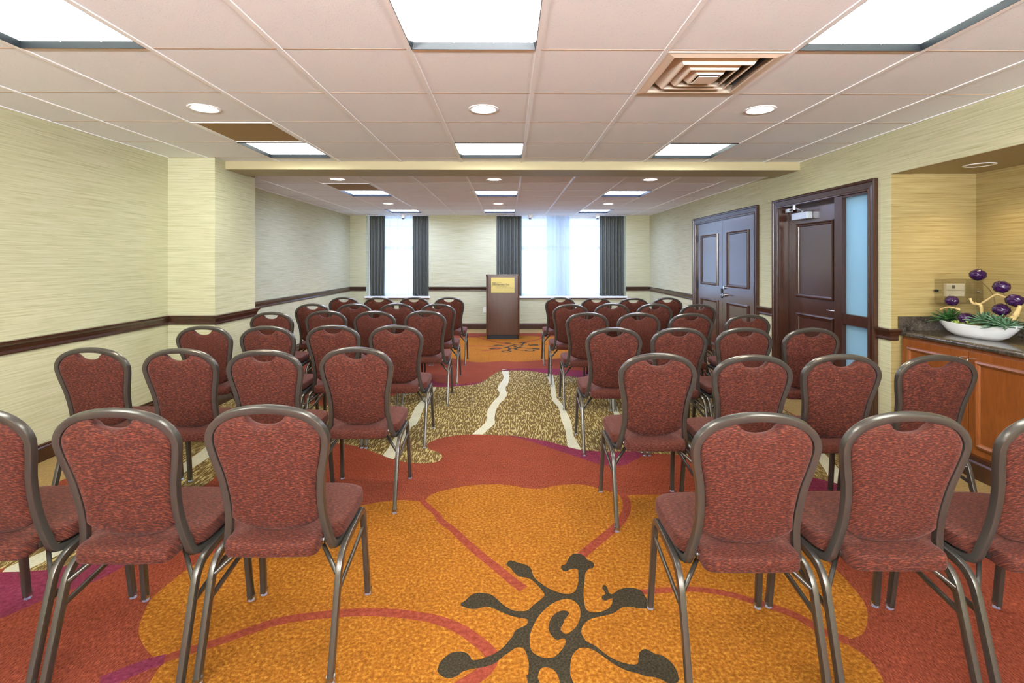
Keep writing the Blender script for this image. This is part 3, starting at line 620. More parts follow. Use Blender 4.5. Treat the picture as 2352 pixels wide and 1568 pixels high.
# ------------------------------------------------------------------ rails, baseboards
RAIL = [(0, .795), (.012, .795), (.016, .803), (.014, .82), (.018, .838), (.022, .842), (.024, .852), (.036, .864), (.042, .872), (.042, .884), (0, .884)]
BASE = [(0, 0), (.016, 0), (.016, .095), (.011, .104), (.010, .116), (0, .12)]
fz = lambda u, v, w: (u, v, w)
def run(name, path, prof, label, cat):
    b = BM(); mould(b, path, prof, fz); return struct(name, b, M['trim'], label, cat)
left = [(XL, YB), (XL, PY1), (PX, PY1), (PX, PY0), (XL, PY0), (XL, Y0)]
run('trim_4', [(W1[0], YB)] + left, RAIL, 'dark wood chair rail along the blank wall and round the pillar', 'chair rail')
run('trim_5', [(W2[0], YB), (W1[1], YB)], RAIL, 'dark wood chair rail between the two windows behind the lectern', 'chair rail')
run('trim_6', [(XR, D2[1]), (XR, YB), (W2[1], YB)], RAIL, 'dark wood chair rail in the far corner by the closet doors', 'chair rail')
run('trim_7', [(XR, D1[1]), (XR, D2[0])], RAIL, 'short dark wood chair rail between the two doors', 'chair rail')
run('trim_8', [(3.0, NY), (XR, NY), (XR, D1[0])], RAIL, 'short dark wood chair rail between sidelight and counter', 'chair rail')
run('baseboard_left', left, BASE, 'dark wood baseboard along the blank wall', 'baseboard')
run('baseboard_back', [(XR, YB), (XL, YB)], BASE, 'dark wood baseboard under the windows', 'baseboard')
run('baseboard_right', [(XR, D2[1]), (XR, YB)], BASE, 'dark wood baseboard beyond the closet doors', 'baseboard')
run('baseboard_doors', [(XR, D1[1]), (XR, D2[0])], BASE, 'dark wood baseboard between the two doors', 'baseboard')
run('baseboard_niche', [(3.03, NY), (XR, NY), (XR, D1[0])], BASE, 'dark wood baseboard beside the counter cabinet', 'baseboard')

# ------------------------------------------------------------------ windows
def window(name, w, mull, label):
    t = tag(empty(name, ((w[0]+w[1])/2, YB+0.2, SILL)), label, 'window', kind='structure')
    ya, yb = YB+0.17, YB+0.23
    b = BM(); fw = 0.05
    for x0, x1 in ((w[0], w[0]+fw), (w[1]-fw, w[1])): box(b, x0, x1, ya, yb, SILL, ZF)
    box(b, w[0]+fw, w[1]-fw, ya, yb, SILL, SILL+fw); box(b, w[0]+fw, w[1]-fw, ya, yb, ZF-fw, ZF)
    for m in mull: box(b, m-0.07, m+0.07, ya-0.01, yb, SILL+fw, ZF-fw)
    shift(t, obj('window_frame', b, M['white']))
    xs = [w[0]+fw] + [q for m in mull for q in (m-0.07, m+0.07)] + [w[1]-fw]
    for x0, x1 in zip(xs[::2], xs[1::2]):
        b = BM(); box(b, x0, x1, ya+0.005, yb-0.005, 1.66, 1.73); box(b, x0, x1, ya+0.015, yb-0.015, 2.15, 2.165)
        shift(t, obj('sash_rail', b, M['putty']))
        b = BM(); box(b, x0, x1, ya+0.028, ya+0.032, SILL+fw, ZF-fw); shift(t, obj('pane', b, M['glass']))
    b = BM(); box(b, w[0]-0.03, w[1]+0.03, YB-0.035, YB, SILL-0.034, SILL, 0.004); box(b, w[0], w[1], YB, YB+0.17, SILL-0.034, SILL)
    shift(t, obj('window_sill', b, M['white']))
    b = BM(); box(b, w[0]-0.01, w[1]+0.01, YB-0.02, YB, SILL-0.062, SILL-0.034); shift(t, obj('sill_shadow_strip', b, M['trim']))  # dark strip standing in for the shadow beneath the sill
    return t
window('window_1', W1, [], 'narrow window at the blank wall end behind white sheers')
window('window_2', W2, [1.10], 'wide double window behind the lectern under white sheers')

def drape(name, x0, x1, y, z0, z1, folds, amp, mat, label, cat, seed, flare=0.0, thick=0.002, gx=None, pinch=0.0):
    rnd = random.Random(seed); nx = max(40, folds*14); nz = 22
    ph = [rnd.uniform(0, 6.28) for _ in range(4)]; fr = [1, 2.3, 0.41, 3.7]
    b = BM(); G = []
    for j in range(nz+1):
        v = j/nz; z = z1 + (z0-z1)*v; row = []
        for i in range(nx+1):
            u = i/nx
            a = 2*math.pi*folds*(u + 0.02*math.sin(5*u+ph[0]))
            d = math.sin(a + 0.35*math.sin(v*2.2+ph[1])) + 0.10*math.sin(2.3*a+ph[2]) + 0.4*math.sin(0.41*a+ph[3])
            s = amp*(0.85 + 0.35*v)*d*0.6
            uu = gx(u) if gx else u
            wob = flare*math.sin(v*math.pi*0.9)*(uu-0.5)*2
            sq_ = pinch*(v**2)*(0.5-uu)
            row.append(b.verts.new((x0 + (x1-x0)*uu + wob + sq_, y + s, z)))
        G.append(row)
    for a, c in zip(G, G[1:]):
        for i in range(nx): b.faces.new((a[i], a[i+1], c[i+1], c[i]))
    o = obj(name, b, mat, smooth=True)
    if thick:
        m = o.modifiers.new('cloth_thickness', 'SOLIDIFY'); m.thickness = thick; m.offset = 0
    return tag(o, label, cat)
yc, ys = YB+0.05, YB+0.11
zc0, zc1 = SILL+0.004, ZF-0.004
px = lambda p, y: (p-1167)*y/1137
g = 'charcoal curtains'
D = []
D.append(drape('curtain', px(849, yc), px(885, yc), yc, zc0, zc1, 5, .042, M['curtain'], 'charcoal curtain at the blank wall side of the narrow window', 'curtain', 1, pinch=0.03))
D.append(drape('curtain', px(948, yc), px(984, yc), yc, zc0, zc1, 5, .042, M['curtain'], 'charcoal curtain at the lectern side of the narrow window', 'curtain', 2))
D.append(drape('curtain', px(1141.5, yc), px(1198, yc), yc, zc0, zc1, 7, .042, M['curtain'], 'charcoal curtain right behind the lectern', 'curtain', 3))
D.append(drape('curtain', px(1378, yc), px(1434, yc), yc, zc0, zc1, 7, .042, M['curtain'], 'charcoal curtain at the door side of the wide window', 'curtain', 4))
for d in D: d['group'] = g
E_ = []
E_.append(drape('sheer_curtain', px(880, ys), px(955, ys), ys, zc0, zc1, 8, .03, M['sheer'], 'white sheer curtain across the narrow window', 'curtain', 5, thick=0))
gat = lambda u: (u/0.55*0.62 if u < 0.55 else 0.62 + (u-0.55)/0.45*0.38)
E_.append(drape('sheer_curtain', px(1192, ys), px(1309, ys), ys, zc0, zc1, 15, .02, M['sheer'], 'white sheer curtain next to the lectern in the wide window', 'curtain', 6, thick=0, gx=gat))
E_.append(drape('sheer_curtain', px(1300, ys+0.03), px(1386, ys+0.03), ys+0.04, zc0, zc1, 9, .011, M['sheer'], 'white sheer curtain on the door side of the wide window', 'curtain', 8, thick=0))
E_.append(drape('sheer_curtain', px(1255, ys), px(1308, ys), ys-0.06, zc0, zc1, 6, .018, M['sheerdense'], 'bunched bluish sheer hanging at the middle of the wide window', 'curtain', 9, thick=0))
for d in E_: d['group'] = 'white sheers'

# ------------------------------------------------------------------ doors
fw_ = lambda u, v, w: (XR - w, u, v)          # wall plane of the door side: u = y, v = z, w = out of the wall
CAS = [(0, 0), (0, 0.030), (0.010, 0.034), (0.022, 0.030), (0.026, 0.020), (0.072, 0.016), (0.078, 0.022), (0.088, 0.022), (0.092, 0.0)]
def casing(b, y0, y1, ztop):
    # path runs so that its left side faces the opening
    mould(b, [(y0, 0), (y0, ztop), (y1, ztop), (y1, 0)], [(-o, h) for o, h in CAS], fw_)
PANEL = [(0, 0), (0.004, 0.016), (0.014, 0.020), (0.022, 0.013), (0.034, 0.010), (0.040, 0)]
def panel_ring(b, x, y0, y1, z0, z1, prof=PANEL):
    mould(b, [(y0, z0), (y1, z0), (y1, z1), (y0, z1)], prof, lambda u, v, w: (x - w, u, v), True)

# entry door with sidelight
t = tag(empty('door_1', (XR, 4.69, 0)), 'mahogany entry door with a frosted sidelight and silver closer', 'door', kind='structure')
b = BM(); casing(b, D1[0], D1[1], DTOP); shift(t, obj('casing', b, M['trim']))
b = BM()                                            # jambs, head, mullion, sidelight rails
box(b, XR-0.01, XR+0.16, 5.345, 5.372, 0, 1.98); box(b, XR-0.01, XR+0.16, 4.01, 5.372, 1.98, 2.0)
box(b, XR-0.005, XR+0.16, 4.345, 4.447, 0, 1.98)
box(b, XR+0.09, XR+0.13, 5.325, 5.345, 0, 1.98); box(b, XR+0.09, XR+0.13, 4.447, 5.345, 1.955, 1.98)
box(b, XR-0.005, XR+0.16, 4.005, 4.03, 0, 1.98)
box(b, XR+0.0, XR+0.10, 4.03, 4.345, 0.853, 0.943); box(b, XR+0.0, XR+0.10, 4.03, 4.345, 0, 0.16)
box(b, XR+0.0, XR+0.10, 4.03, 4.345, 1.962, 1.98)
shift(t, obj('door_frame', b, M['trim']))
for z0, z1 in ((0.16, 0.853), (0.943, 1.962)):
    b = BM(); box(b, XR+0.035, XR+0.043, 4.03, 4.345, z0, z1); o = shift(t, obj('glass_pane', b, M['frost'])); o['label'] = 'frosted pale blue glass'
b = BM(); dx = XR+0.10
box(b, dx, dx+0.045, 4.44, 5.343, 0.012, 1.955)
leaf = shift(t, obj('door_leaf', b, M['door']))
b = BM(); panel_ring(b, dx, 4.60, 5.20, 1.03, 1.80); panel_ring(b, dx, 4.60, 5.20, 0.20, 0.87)
o = obj('panel_moulding', b, M['trim']); o.parent = leaf
b = BM(); box(b, dx-0.006, dx, 4.475, 4.535, 0.86, 1.06, 0.002); sweep(b, [(dx-0.05, 4.505, 0.945), (dx, 4.505, 0.945)], circ(0.011), (0, 0, 1))
sweep(b, [(dx-0.05, 4.495, 0.945), (dx-0.052, 4.62, 0.945)], rrect(0.022, 0.014, 0.005), (0, 0, 1))
o = obj('lever_handle', b, M['chrome'], smooth=True, angle=40); o.parent = leaf; o['label'] = 'chrome lever handle'
cl = BM(); box(cl, dx-0.062, dx, 4.93, 5.20, 1.835, 1.905, 0.004)
o = obj('door_closer', cl, M['closer']); o.parent = leaf; o['label'] = 'silver closer box with folding arm'
b = BM(); box(b, XR+0.035, XR+0.08, 5.24, 5.31, 1.925, 1.965, 0.003)
sweep(b, [(XR+0.05, 5.25, 1.94), (XR-0.03, 5.03, 1.955)], rrect(0.022, 0.008, 0.003), (0, 0, 1))
sweep(b, [(XR-0.03, 5.03, 1.952), (dx-0.03, 5.06, 1.92), (dx-0.03, 5.06, 1.90)], rrect(0.022, 0.01, 0.003), (0, 0, 1))
sweep(b, [(XR-0.03, 5.03, 1.93), (XR-0.03, 5.03, 1.975)], circ(0.014, 12), (1, 0, 0))
o = shift(t, obj('closer_arm', b, M['closer'], smooth=True, angle=40)); o['label'] = 'silver folding closer arm'

# closet double doors
t = tag(empty('door_2', (XR, 6.8, 0)), 'pair of panelled mahogany closet doors nearer the windows', 'door', kind='structure')
b = BM(); casing(b, D2[0], D2[1], DTOP); shift(t, obj('casing', b, M['trim']))
b = BM(); box(b, XR-0.01, XR+0.16, 7.705, 7.73, 0, 1.98); box(b, XR-0.01, XR+0.16, 5.88, 7.73, 1.975, 2.0); box(b, XR-0.01, XR+0.16, 5.88, 5.905, 0, 1.98)
shift(t, obj('door_frame', b, M['trim']))
for i, (y0, y1) in enumerate(((5.908, 6.803), (6.807, 7.702))):
    b = BM(); box(b, XR+0.008, XR+0.05, y0, y1, 0.012, 1.972)
    lf = shift(t, obj('door_leaf', b, M['door']))
    b = BM(); a, c = y0+0.15, y1-0.15
    panel_ring(b, XR+0.008, a, c, 1.06, 1.80); panel_ring(b, XR+0.008, a, c, 0.20, 0.86)
    o = obj('panel_moulding', b, M['trim']); o.parent = lf
    b = BM(); yy = y0+0.004 if i == 0 else y1-0.004
    for z in (0.25, 1.00, 1.70):
        box(b, XR-0.004, XR+0.01, yy-0.012, yy+0.012, z, z+0.11)
    o = obj('hinge', b, M['blackframe']); o.parent = lf
    if i == 0:
        b = BM(); sweep(b, [(XR-0.03, 6.73, 0.95), (XR+0.01, 6.73, 0.95)], circ(0.024, 16), (0, 0, 1))
        sweep(b, [(XR-0.045, 6.73, 0.95), (XR-0.045, 6.60, 0.948)], rrect(0.02, 0.014, 0.005), (0, 0, 1))
        sweep(b, [(XR-0.05, 6.73, 0.95), (XR-0.02, 6.73, 0.95)], circ(0.011, 12), (0, 0, 1))
        sweep(b, [(XR-0.012, 6.73, 1.05), (XR+0.01, 6.73, 1.05)], circ(0.022, 16), (0, 0, 1))
        o = obj('lever_handle', b, M['chrome'], smooth=True, angle=40); o.parent = lf; o['label'] = 'chrome lever handle and deadbolt'
    else:
        b = BM(); box(b, XR-0.004, XR+0.009, y0-0.0, y0+0.03, 0.9, 1.03); o = obj('astragal_plate', b, M['blackframe']); o.parent = lf

# ------------------------------------------------------------------ lectern
LX, LY = -0.095, 8.94
t = tag(empty('lectern', (LX, LY+0.25, 0)), 'dark walnut lectern with a brass sign standing before the windows', 'lectern')
def rbox(b, w, d, z0, z1, r, slope=0.0):
    sec = rrect(w, d, r, 5); lo = [b.verts.new((x, y, z0)) for x, y in sec]
    hi = [b.verts.new((x, y, z1 - slope*(y + d/2))) for x, y in sec]; n = len(sec)
    for i in range(n): b.faces.new((lo[i], lo[(i+1) % n], hi[(i+1) % n], hi[i]))
    b.faces.new(lo[::-1]); b.faces.new(hi)
b = BM(); rbox(b, 0.606, 0.48, 0.082, 1.145, 0.035, 0.28); obj('body', b, M['lectern'], t, smooth=True, angle=35)
b = BM(); rbox(b, 0.575, 0.44, 0.0, 0.085, 0.02); obj('plinth', b, M['black'], t, smooth=True, angle=35)
b = BM(); sec = rrect(0.616, 0.50, 0.03, 5)
lo = [b.verts.new((x, y, 1.147-0.28*(y+0.24))) for x, y in sec]; hi = [b.verts.new((x, y, 1.172-0.28*(y+0.24))) for x, y in sec]
for i in range(len(sec)): b.faces.new((lo[i], lo[(i+1) % len(sec)], hi[(i+1) % len(sec)], hi[i]))
b.faces.new(lo[::-1]); b.faces.new(hi)
obj('top', b, M['trim'], t, smooth=True, angle=35)
PW, PH, PZ = 0.424, 0.272, 0.978
PXo = 0.0
b = BM(); box(b, PXo-PW/2, PXo+PW/2, -0.247, -0.240, PZ-PH/2, PZ+PH/2, 0.0015)
plq = obj('sign_plate', b, M['brass'], t); plq['label'] = 'brushed brass sign plate'
def text(b, s, size, x, z, y=-0.2475, weight=0.0, sx=1.0):
    cu = bpy.data.curves.new('txt', 'FONT'); cu.body = s; cu.size = size; cu.offset = weight; cu.extrude = 0.0006; cu.resolution_u = 4
    o = bpy.data.objects.new('txt', cu); COL.objects.link(o)
    dg = bpy.context.evaluated_depsgraph_get(); me = bpy.data.meshes.new_from_object(o.evaluated_get(dg))
    w = max(v.co.x for v in me.vertices)
    k = (sx / w) if sx > 0 else 1.0
    for v in me.vertices: v.co = Vector((x + v.co.x*k, y - v.co.z, z + v.co.y))
    b.from_mesh(me); bpy.data.objects.remove(o); bpy.data.curves.remove(cu); bpy.data.meshes.remove(me)
b = BM()
x0 = -PW/2 + 0.089
text(b, 'Hilton', 0.030, x0, PZ+0.038, sx=0.095)
text(b, 'Garden Inn', 0.047, x0, PZ-0.003, weight=0.0012, sx=0.240)
text(b, 'Cleveland Gateway', 0.020, x0, PZ-0.030, sx=0.195)
text(b, 'and Gateway Conference Center', 0.018, x0, PZ-0.052, weight=0.0004, sx=0.312)
o = obj('lettering', b, M['ink']); o.parent = plq
b = BM()                                            # square emblem: dark tile, light interlaced diamond
ex, ez, es = -PW/2+0.054, PZ+0.024, 0.029
def strip(pts, w, y0, y1, mi):
    mould(b, pts, [(-w/2, -y0), (w/2, -y0), (w/2, -y1), (-w/2, -y1)], lambda u, v, h: (ex+u, -h, ez+v), True)
    for f in b.faces:
        if f.material_index == 9: f.material_index = mi
box(b, ex-es, ex+es, -0.2485, -0.2465, ez-es, ez+es)
n0 = len(b.faces)
for k in (0.026, 0.014):
    mould(b, [(-k, 0), (0, -k), (k, 0), (0, k)], [(-0.0016, 0.2484), (0.0016, 0.2484), (0.0016, 0.2493), (-0.0016, 0.2493)], lambda u, v, h: (ex+u, -h, ez+v), True)
mould(b, [(-0.022, -0.022), (0.022, -0.022), (0.022, 0.022), (-0.022, 0.022)], [(-0.0014, 0.2484), (0.0014, 0.2484), (0.0014, 0.2492), (-0.0014, 0.2492)], lambda u, v, h: (ex+u, -h, ez+v), True)
b.faces.ensure_lookup_table()
for f in b.faces[n0:]: f.material_index = 1
o = obj('emblem', b, [M['ink'], M['brass']]); o.parent = plq

# ------------------------------------------------------------------ counter in the niche
CX, CY0 = 3.03, 1.02
t = tag(empty('base_cabinet', (3.3, 2.6, 0)), 'orange cherry base cabinet with panelled doors under the stone counter', 'cabinet')
b = BM(); box(b, CX, NX-0.005, CY0, NY-0.02, 0.0, 0.832); shift(t, obj('body', b, M['cabinet']))
b = BM(); mould(b, [(CX, NY-0.02), (CX, CY0)], [(0, 0), (-.022, 0), (-.022, .10), (-.016, .112), (-.014, .13), (-0.004, .135), (0, .135)], fz); shift(t, obj('base_moulding', b, M['trim']))
DP = [(0, 0.018), (0.048, 0.018), (0.05, 0.026), (0.058, 0.028), (0.066, 0.022), (0.074, 0.010), (0.078, 0.006)]
for i in range(5):
    y1 = NY - 0.035 - i*0.545; y0 = y1 - 0.540
    b = BM(); box(b, CX-0.018, CX, y0, y1, 0.155, 0.815, 0.002)
    pr = [(0.050, 0.018), (0.054, 0.030), (0.066, 0.034), (0.076, 0.026), (0.082, 0.018)]
    mould(b, [(y0, 0.155), (y1, 0.155), (y1, 0.815), (y0, 0.815)], pr, lambda u, v, w: (CX - w, u, v), True)
    d = shift(t, obj('door', b, M['cabinet']))
    yh = (y0 + 0.028) if i % 2 == 0 else (y1 - 0.028)
    b = BM(); xx = CX-0.018
    sweep(b, bend([(xx, yh, 0.77), (xx-0.035, yh, 0.77), (xx-0.035, yh, 0.66), (xx, yh, 0.66)], 0.012), circ(0.005, 8), (0, 1, 0))
    o = obj('pull_handle', b, M['chrome'], smooth=True, angle=40); o.parent = d
# stone counter
t = tag(empty('counter_top', (3.3, 2.6, 0.833)), 'polished dark granite counter top with backsplash in the niche', 'counter')
b = BM(); ZT = 0.873
sec = [(NX, ZT), (3.02, ZT)] + [(3.02 - 0.02*math.sin(a), ZT - 0.02 + 0.02*math.cos(a)) for a in [math.pi*i/8 for i in range(1, 9)]] + [(NX, ZT-0.04)]
mould(b, [(0, CY0), (0, NY-0.005)], sec, lambda u, v, w: (u, v, w) if False else (-u, v, w))
bmesh.ops.scale(b, vec=(1, 1, 1), verts=b.verts[:])
shift(t, obj('slab', b, M['granite'], smooth=True, angle=35))
b = BM(); box(b, 3.0, NX-0.018, NY-0.024, NY-0.005, ZT, ZT+0.108, 0.002); box(b, NX-0.02, NX-0.001, CY0, NY-0.02, ZT, ZT+0.108, 0.002)
shift(t, obj('backsplash', b, M['granite']))

# thermostat and its locked clear cover
t = tag(empty('thermostat', (3.427, NY-0.019, 1.184)), 'putty wall thermostat inside the clear locked cover', 'thermostat')
b = BM(); box(b, -0.07, 0.07, -0.012, 0.014, -0.049, 0.049, 0.003); obj('case', b, M['putty'], t)
b = BM(); box(b, -0.03, -0.005, -0.0135, -0.011, 0.012, 0.037); obj('display', b, M['lcd'], t)
b = BM(); box(b, -0.052, -0.040, -0.0135, -0.011, -0.041, -0.036); obj('switch', b, M['blackframe'], t)
b = BM(); box(b, -0.07, 0.07, -0.0132, -0.0115, -0.004, -0.002); obj('flap_seam', b, M['lcd'], t)
t = tag(empty('thermostat_guard', (3.44, NY-0.004, 1.175)), 'clear plastic locked guard box over the thermostat above the counter', 'guard')
b = BM(); w, h, dp = 0.155, 0.092, 0.075
for x0, x1, y0, y1, z0, z1 in ((-w, w, -dp, -dp+0.004, -h, h), (-w, -w+0.004, -dp+0.004, -0.001, -h, h), (w-0.004, w, -dp+0.004, -0.001, -h, h), (-w+0.004, w-0.004, -dp+0.004, -0.001, h-0.004, h), (-w+0.004, w-0.004, -dp+0.004, -0.001, -h, -h+0.004), (0.09, 0.094, -dp+0.004, -0.001, -h+0.004, h-0.004)):
    box(b, x0, x1, y0, y1, z0, z1)
obj('cover', b, M['plastic'], t)
b = BM(); sweep(b, [(0.123, -dp-0.008, 0.0), (0.123, -dp+0.004, 0.0)], circ(0.013, 14), (0, 0, 1)); obj('lock', b, M['chrome'], t, smooth=True, angle=40)
b = BM(); sweep(b, [(-w-0.018, -0.03, 0.004), (-w, -0.03, 0.004)], circ(0.01, 12), (0, 0, 1)); obj('hinge_knob', b, M['blackframe'], t, smooth=True, angle=40)

# ------------------------------------------------------------------ flower bowl
BX, BY = 3.25, 3.41
t = tag(empty('flower_arrangement', (BX, BY, ZT)), 'white boat bowl of artificial succulents, driftwood and purple balls on the counter', 'flower arrangement')
b = BM(); k = 40
def brow(L, W, z, up): return [b.verts.new((W*math.cos(a), L*math.sin(a), z + up*abs(math.sin(a))**3)) for a in [2*math.pi*i/k for i in range(k)]]
prof = [(0.10, 0.045, 0.0, 0), (0.16, 0.065, 0.003, 0), (0.215, 0.082, 0.025, 0.004), (0.262, 0.095, 0.06, 0.014), (0.298, 0.104, 0.092, 0.022), (0.300, 0.105, 0.096, 0.022), (0.292, 0.099, 0.095, 0.021), (0.25, 0.085, 0.07, 0.01)]
R = [brow(*p) for p in prof]
for a, c in zip(R, R[1:]):
    for i in range(k): b.faces.new((a[i], a[(i+1) % k], c[(i+1) % k], c[i]))
b.faces.new(R[0][::-1]); obj('bowl', b, M['bowl'], t, smooth=True)
b = BM(); vs = [b.verts.new((0.086*math.cos(a), 0.253*math.sin(a), 0.082 + 0.012*math.cos(2*a))) for a in [2*math.pi*i/k for i in range(k)]]
c0 = b.verts.new((0, 0, 0.105))
for i in range(k): b.faces.new((vs[i], vs[(i+1) % k], c0))
obj('moss_bed', b, M['soil'], t, smooth=True)
def rosette(cx, cy, cz, r, n, mat, seed, wid=0.16, curl=0.4):
    rnd = random.Random(seed); b = BM()
    for i in range(n):
        a = i*2.39996 + rnd.uniform(-.1, .1); el = math.radians(82 - 80*(i/n)**0.8) ; L = r*rnd.uniform(.8, 1.1)*(0.65+0.35*i/n); w = L*wid
        dx_, dy_ = math.cos(a), math.sin(a); rows = []
        for j in range(6):
            s = j/5; e = el - curl*s*s; rad = L*s*math.cos(el - curl*s*0.5); zz = L*s*math.sin(max(el - curl*s*0.5, -0.3))
            ww = w*(math.sin(math.pi*min(1, 0.18+0.82*s))**0.7 if s < 1 else 0.0)
            c = Vector((cx + dx_*rad, cy + dy_*rad, cz + zz)); sd = Vector((-dy_, dx_, 0))*ww; up = Vector((0, 0, ww*0.35))
            rows.append([b.verts.new(c - sd + up), b.verts.new(c - Vector((0, 0, ww*0.3+0.0005))), b.verts.new(c + sd + up), b.verts.new(c + Vector((0, 0, ww*0.1+0.001)))])
        for p, q in zip(rows, rows[1:]):
            for m in range(4): b.faces.new((p[m], p[(m+1) % 4], q[(m+1) % 4], q[m]))
        b.faces.new(rows[0][::-1])
    return obj('succulent', b, mat, t, smooth=True)
for args in ((-0.02, 0.185, 0.10, 0.15, 44, M['leafdark'], 1, 0.11), (-0.035, 0.02, 0.085, 0.07, 30, M['leafpale'], 2, 0.24), (0.02, 0.10, 0.095, 0.07, 26, M['leafpale'], 3, 0.22),
             (-0.01, -0.07, 0.11, 0.14, 42, M['leafgrey'], 4, 0.12), (-0.02, -0.17, 0.11, 0.13, 40, M['leafgrey'], 5, 0.13), (-0.03, -0.24, 0.10, 0.12, 36, M['leafgrey'], 6, 0.13),
             (0.0, 0.245, 0.09, 0.06, 22, M['leafpale'], 7, 0.2), (-0.06, 0.075, 0.085, 0.05, 20, M['leafpale'], 8, 0.24)): rosette(*args)
def pball(x, y, z, r, foot, seed):
    b = BM(); bmesh.ops.create_icosphere(b, subdivisions=4, radius=r)
    rnd = random.Random(seed); o1, o2 = rnd.uniform(0, 6), rnd.uniform(0, 6)
    for v in b.verts:
        n = v.co.normalized(); v.co = n*r*(1 + 0.05*math.sin(9*n.x+o1)*math.sin(9*n.y+o2) + 0.06*math.sin(11*n.z+o1)*math.cos(8*n.x))
        v.co.z *= 0.86; v.co += Vector((x, y, z))
    o = obj('flower_ball', b, M['purple'], t, smooth=True); o['label'] = 'glossy dark purple ball'
    if foot:
        b = BM(); sweep(b, spline([(x, y, z-r*0.6), ((x+foot[0])/2+0.015, (y+foot[1])/2-0.02, (z+foot[2])/2+0.03), foot], 8), circ(0.003, 6), (1, 0, 0))
        s_ = obj('stem', b, M['stem'], smooth=True); s_.parent = o
WB = lambda Y, z: (0, Y-BY, z-ZT)
for i, (Y, z, r, foot) in enumerate(((3.40, 1.310, .045, (0.02, -0.13, .11)), (3.236, 1.235, .045, (0.02, -0.155, .12)), (3.15, 1.153, .045, (0, -0.25, .10)), (3.60, 1.115, .041, (0, 0.20, .10)), (3.437, 1.006, .042, None), (3.236, 1.085, .045, (0, -0.17, .11)))):
    p = WB(Y, z); pball(-0.05 if i == 4 else 0.0, p[1], p[2], r, foot, i)
def branch(pts, rad, seed):
    P = spline([Vector(p) for p in pts], 6); rnd = random.Random(seed)
    sc = [rad*(1.0 - 0.35*i/len(P))*rnd.uniform(.85, 1.25) for i in range(len(P))]
    b = BM(); sweep(b, P, circ(1.0, 8), (1, 0, 0), scale=sc); obj('driftwood_branch', b, M['drift'], t, smooth=True)
def bp(zx, zy, X=3.25):                              # a point of the branch, X metres right of the eye
    Y = X*1137/(zx-1167+9*0); return (X-BX, Y-BY, 1.4-(zy-601)*Y/1137-ZT)
branch([(0.02, -0.02, 0.10), bp(2262, 705), bp(2254, 699), bp(2248, 697)], 0.010, 1)
branch([bp(2236, 686), bp(2243, 697), bp(2258, 699), bp(2276, 689), bp(2296, 677), bp(2311, 680), bp(2328, 686), bp(2342, 692)], 0.007, 2)
branch([bp(2212, 712), bp(2199, 708), bp(2184, 706), bp(2167, 711)], 0.008, 3)
branch([bp(2186, 738), bp(2176, 727), bp(2170, 719)], 0.010, 4)
branch([bp(2330, 735), bp(2340, 728), bp(2349, 712), bp(2352, 702)], 0.016, 5)
branch([bp(2303, 748), bp(2308, 733), bp(2300, 724), bp(2292, 729)], 0.006, 6)

# ------------------------------------------------------------------ outlets
for loc, rot, lb in (((XL, 7.79, 0.38), math.pi/2, 'ivory wall outlet low on the blank wall beyond the pillar'), ((-0.48, YB, 0.40), 0.0, 'ivory wall outlet beside the lectern under the window wall rail')):
    t = tag(empty('wall_outlet', loc), lb, 'outlet', 'wall outlets'); t.rotation_euler = (0, 0, rot)
    b = BM(); box(b, -0.036, 0.036, -0.006, -0.0005, -0.058, 0.058, 0.002); obj('cover_plate', b, M['outlet'], t)
    b = BM()
    for z in (-0.028, 0.012): box(b, -0.016, 0.016, -0.008, -0.005, z, z+0.026, 0.002)
    obj('socket', b, M['putty'], t)

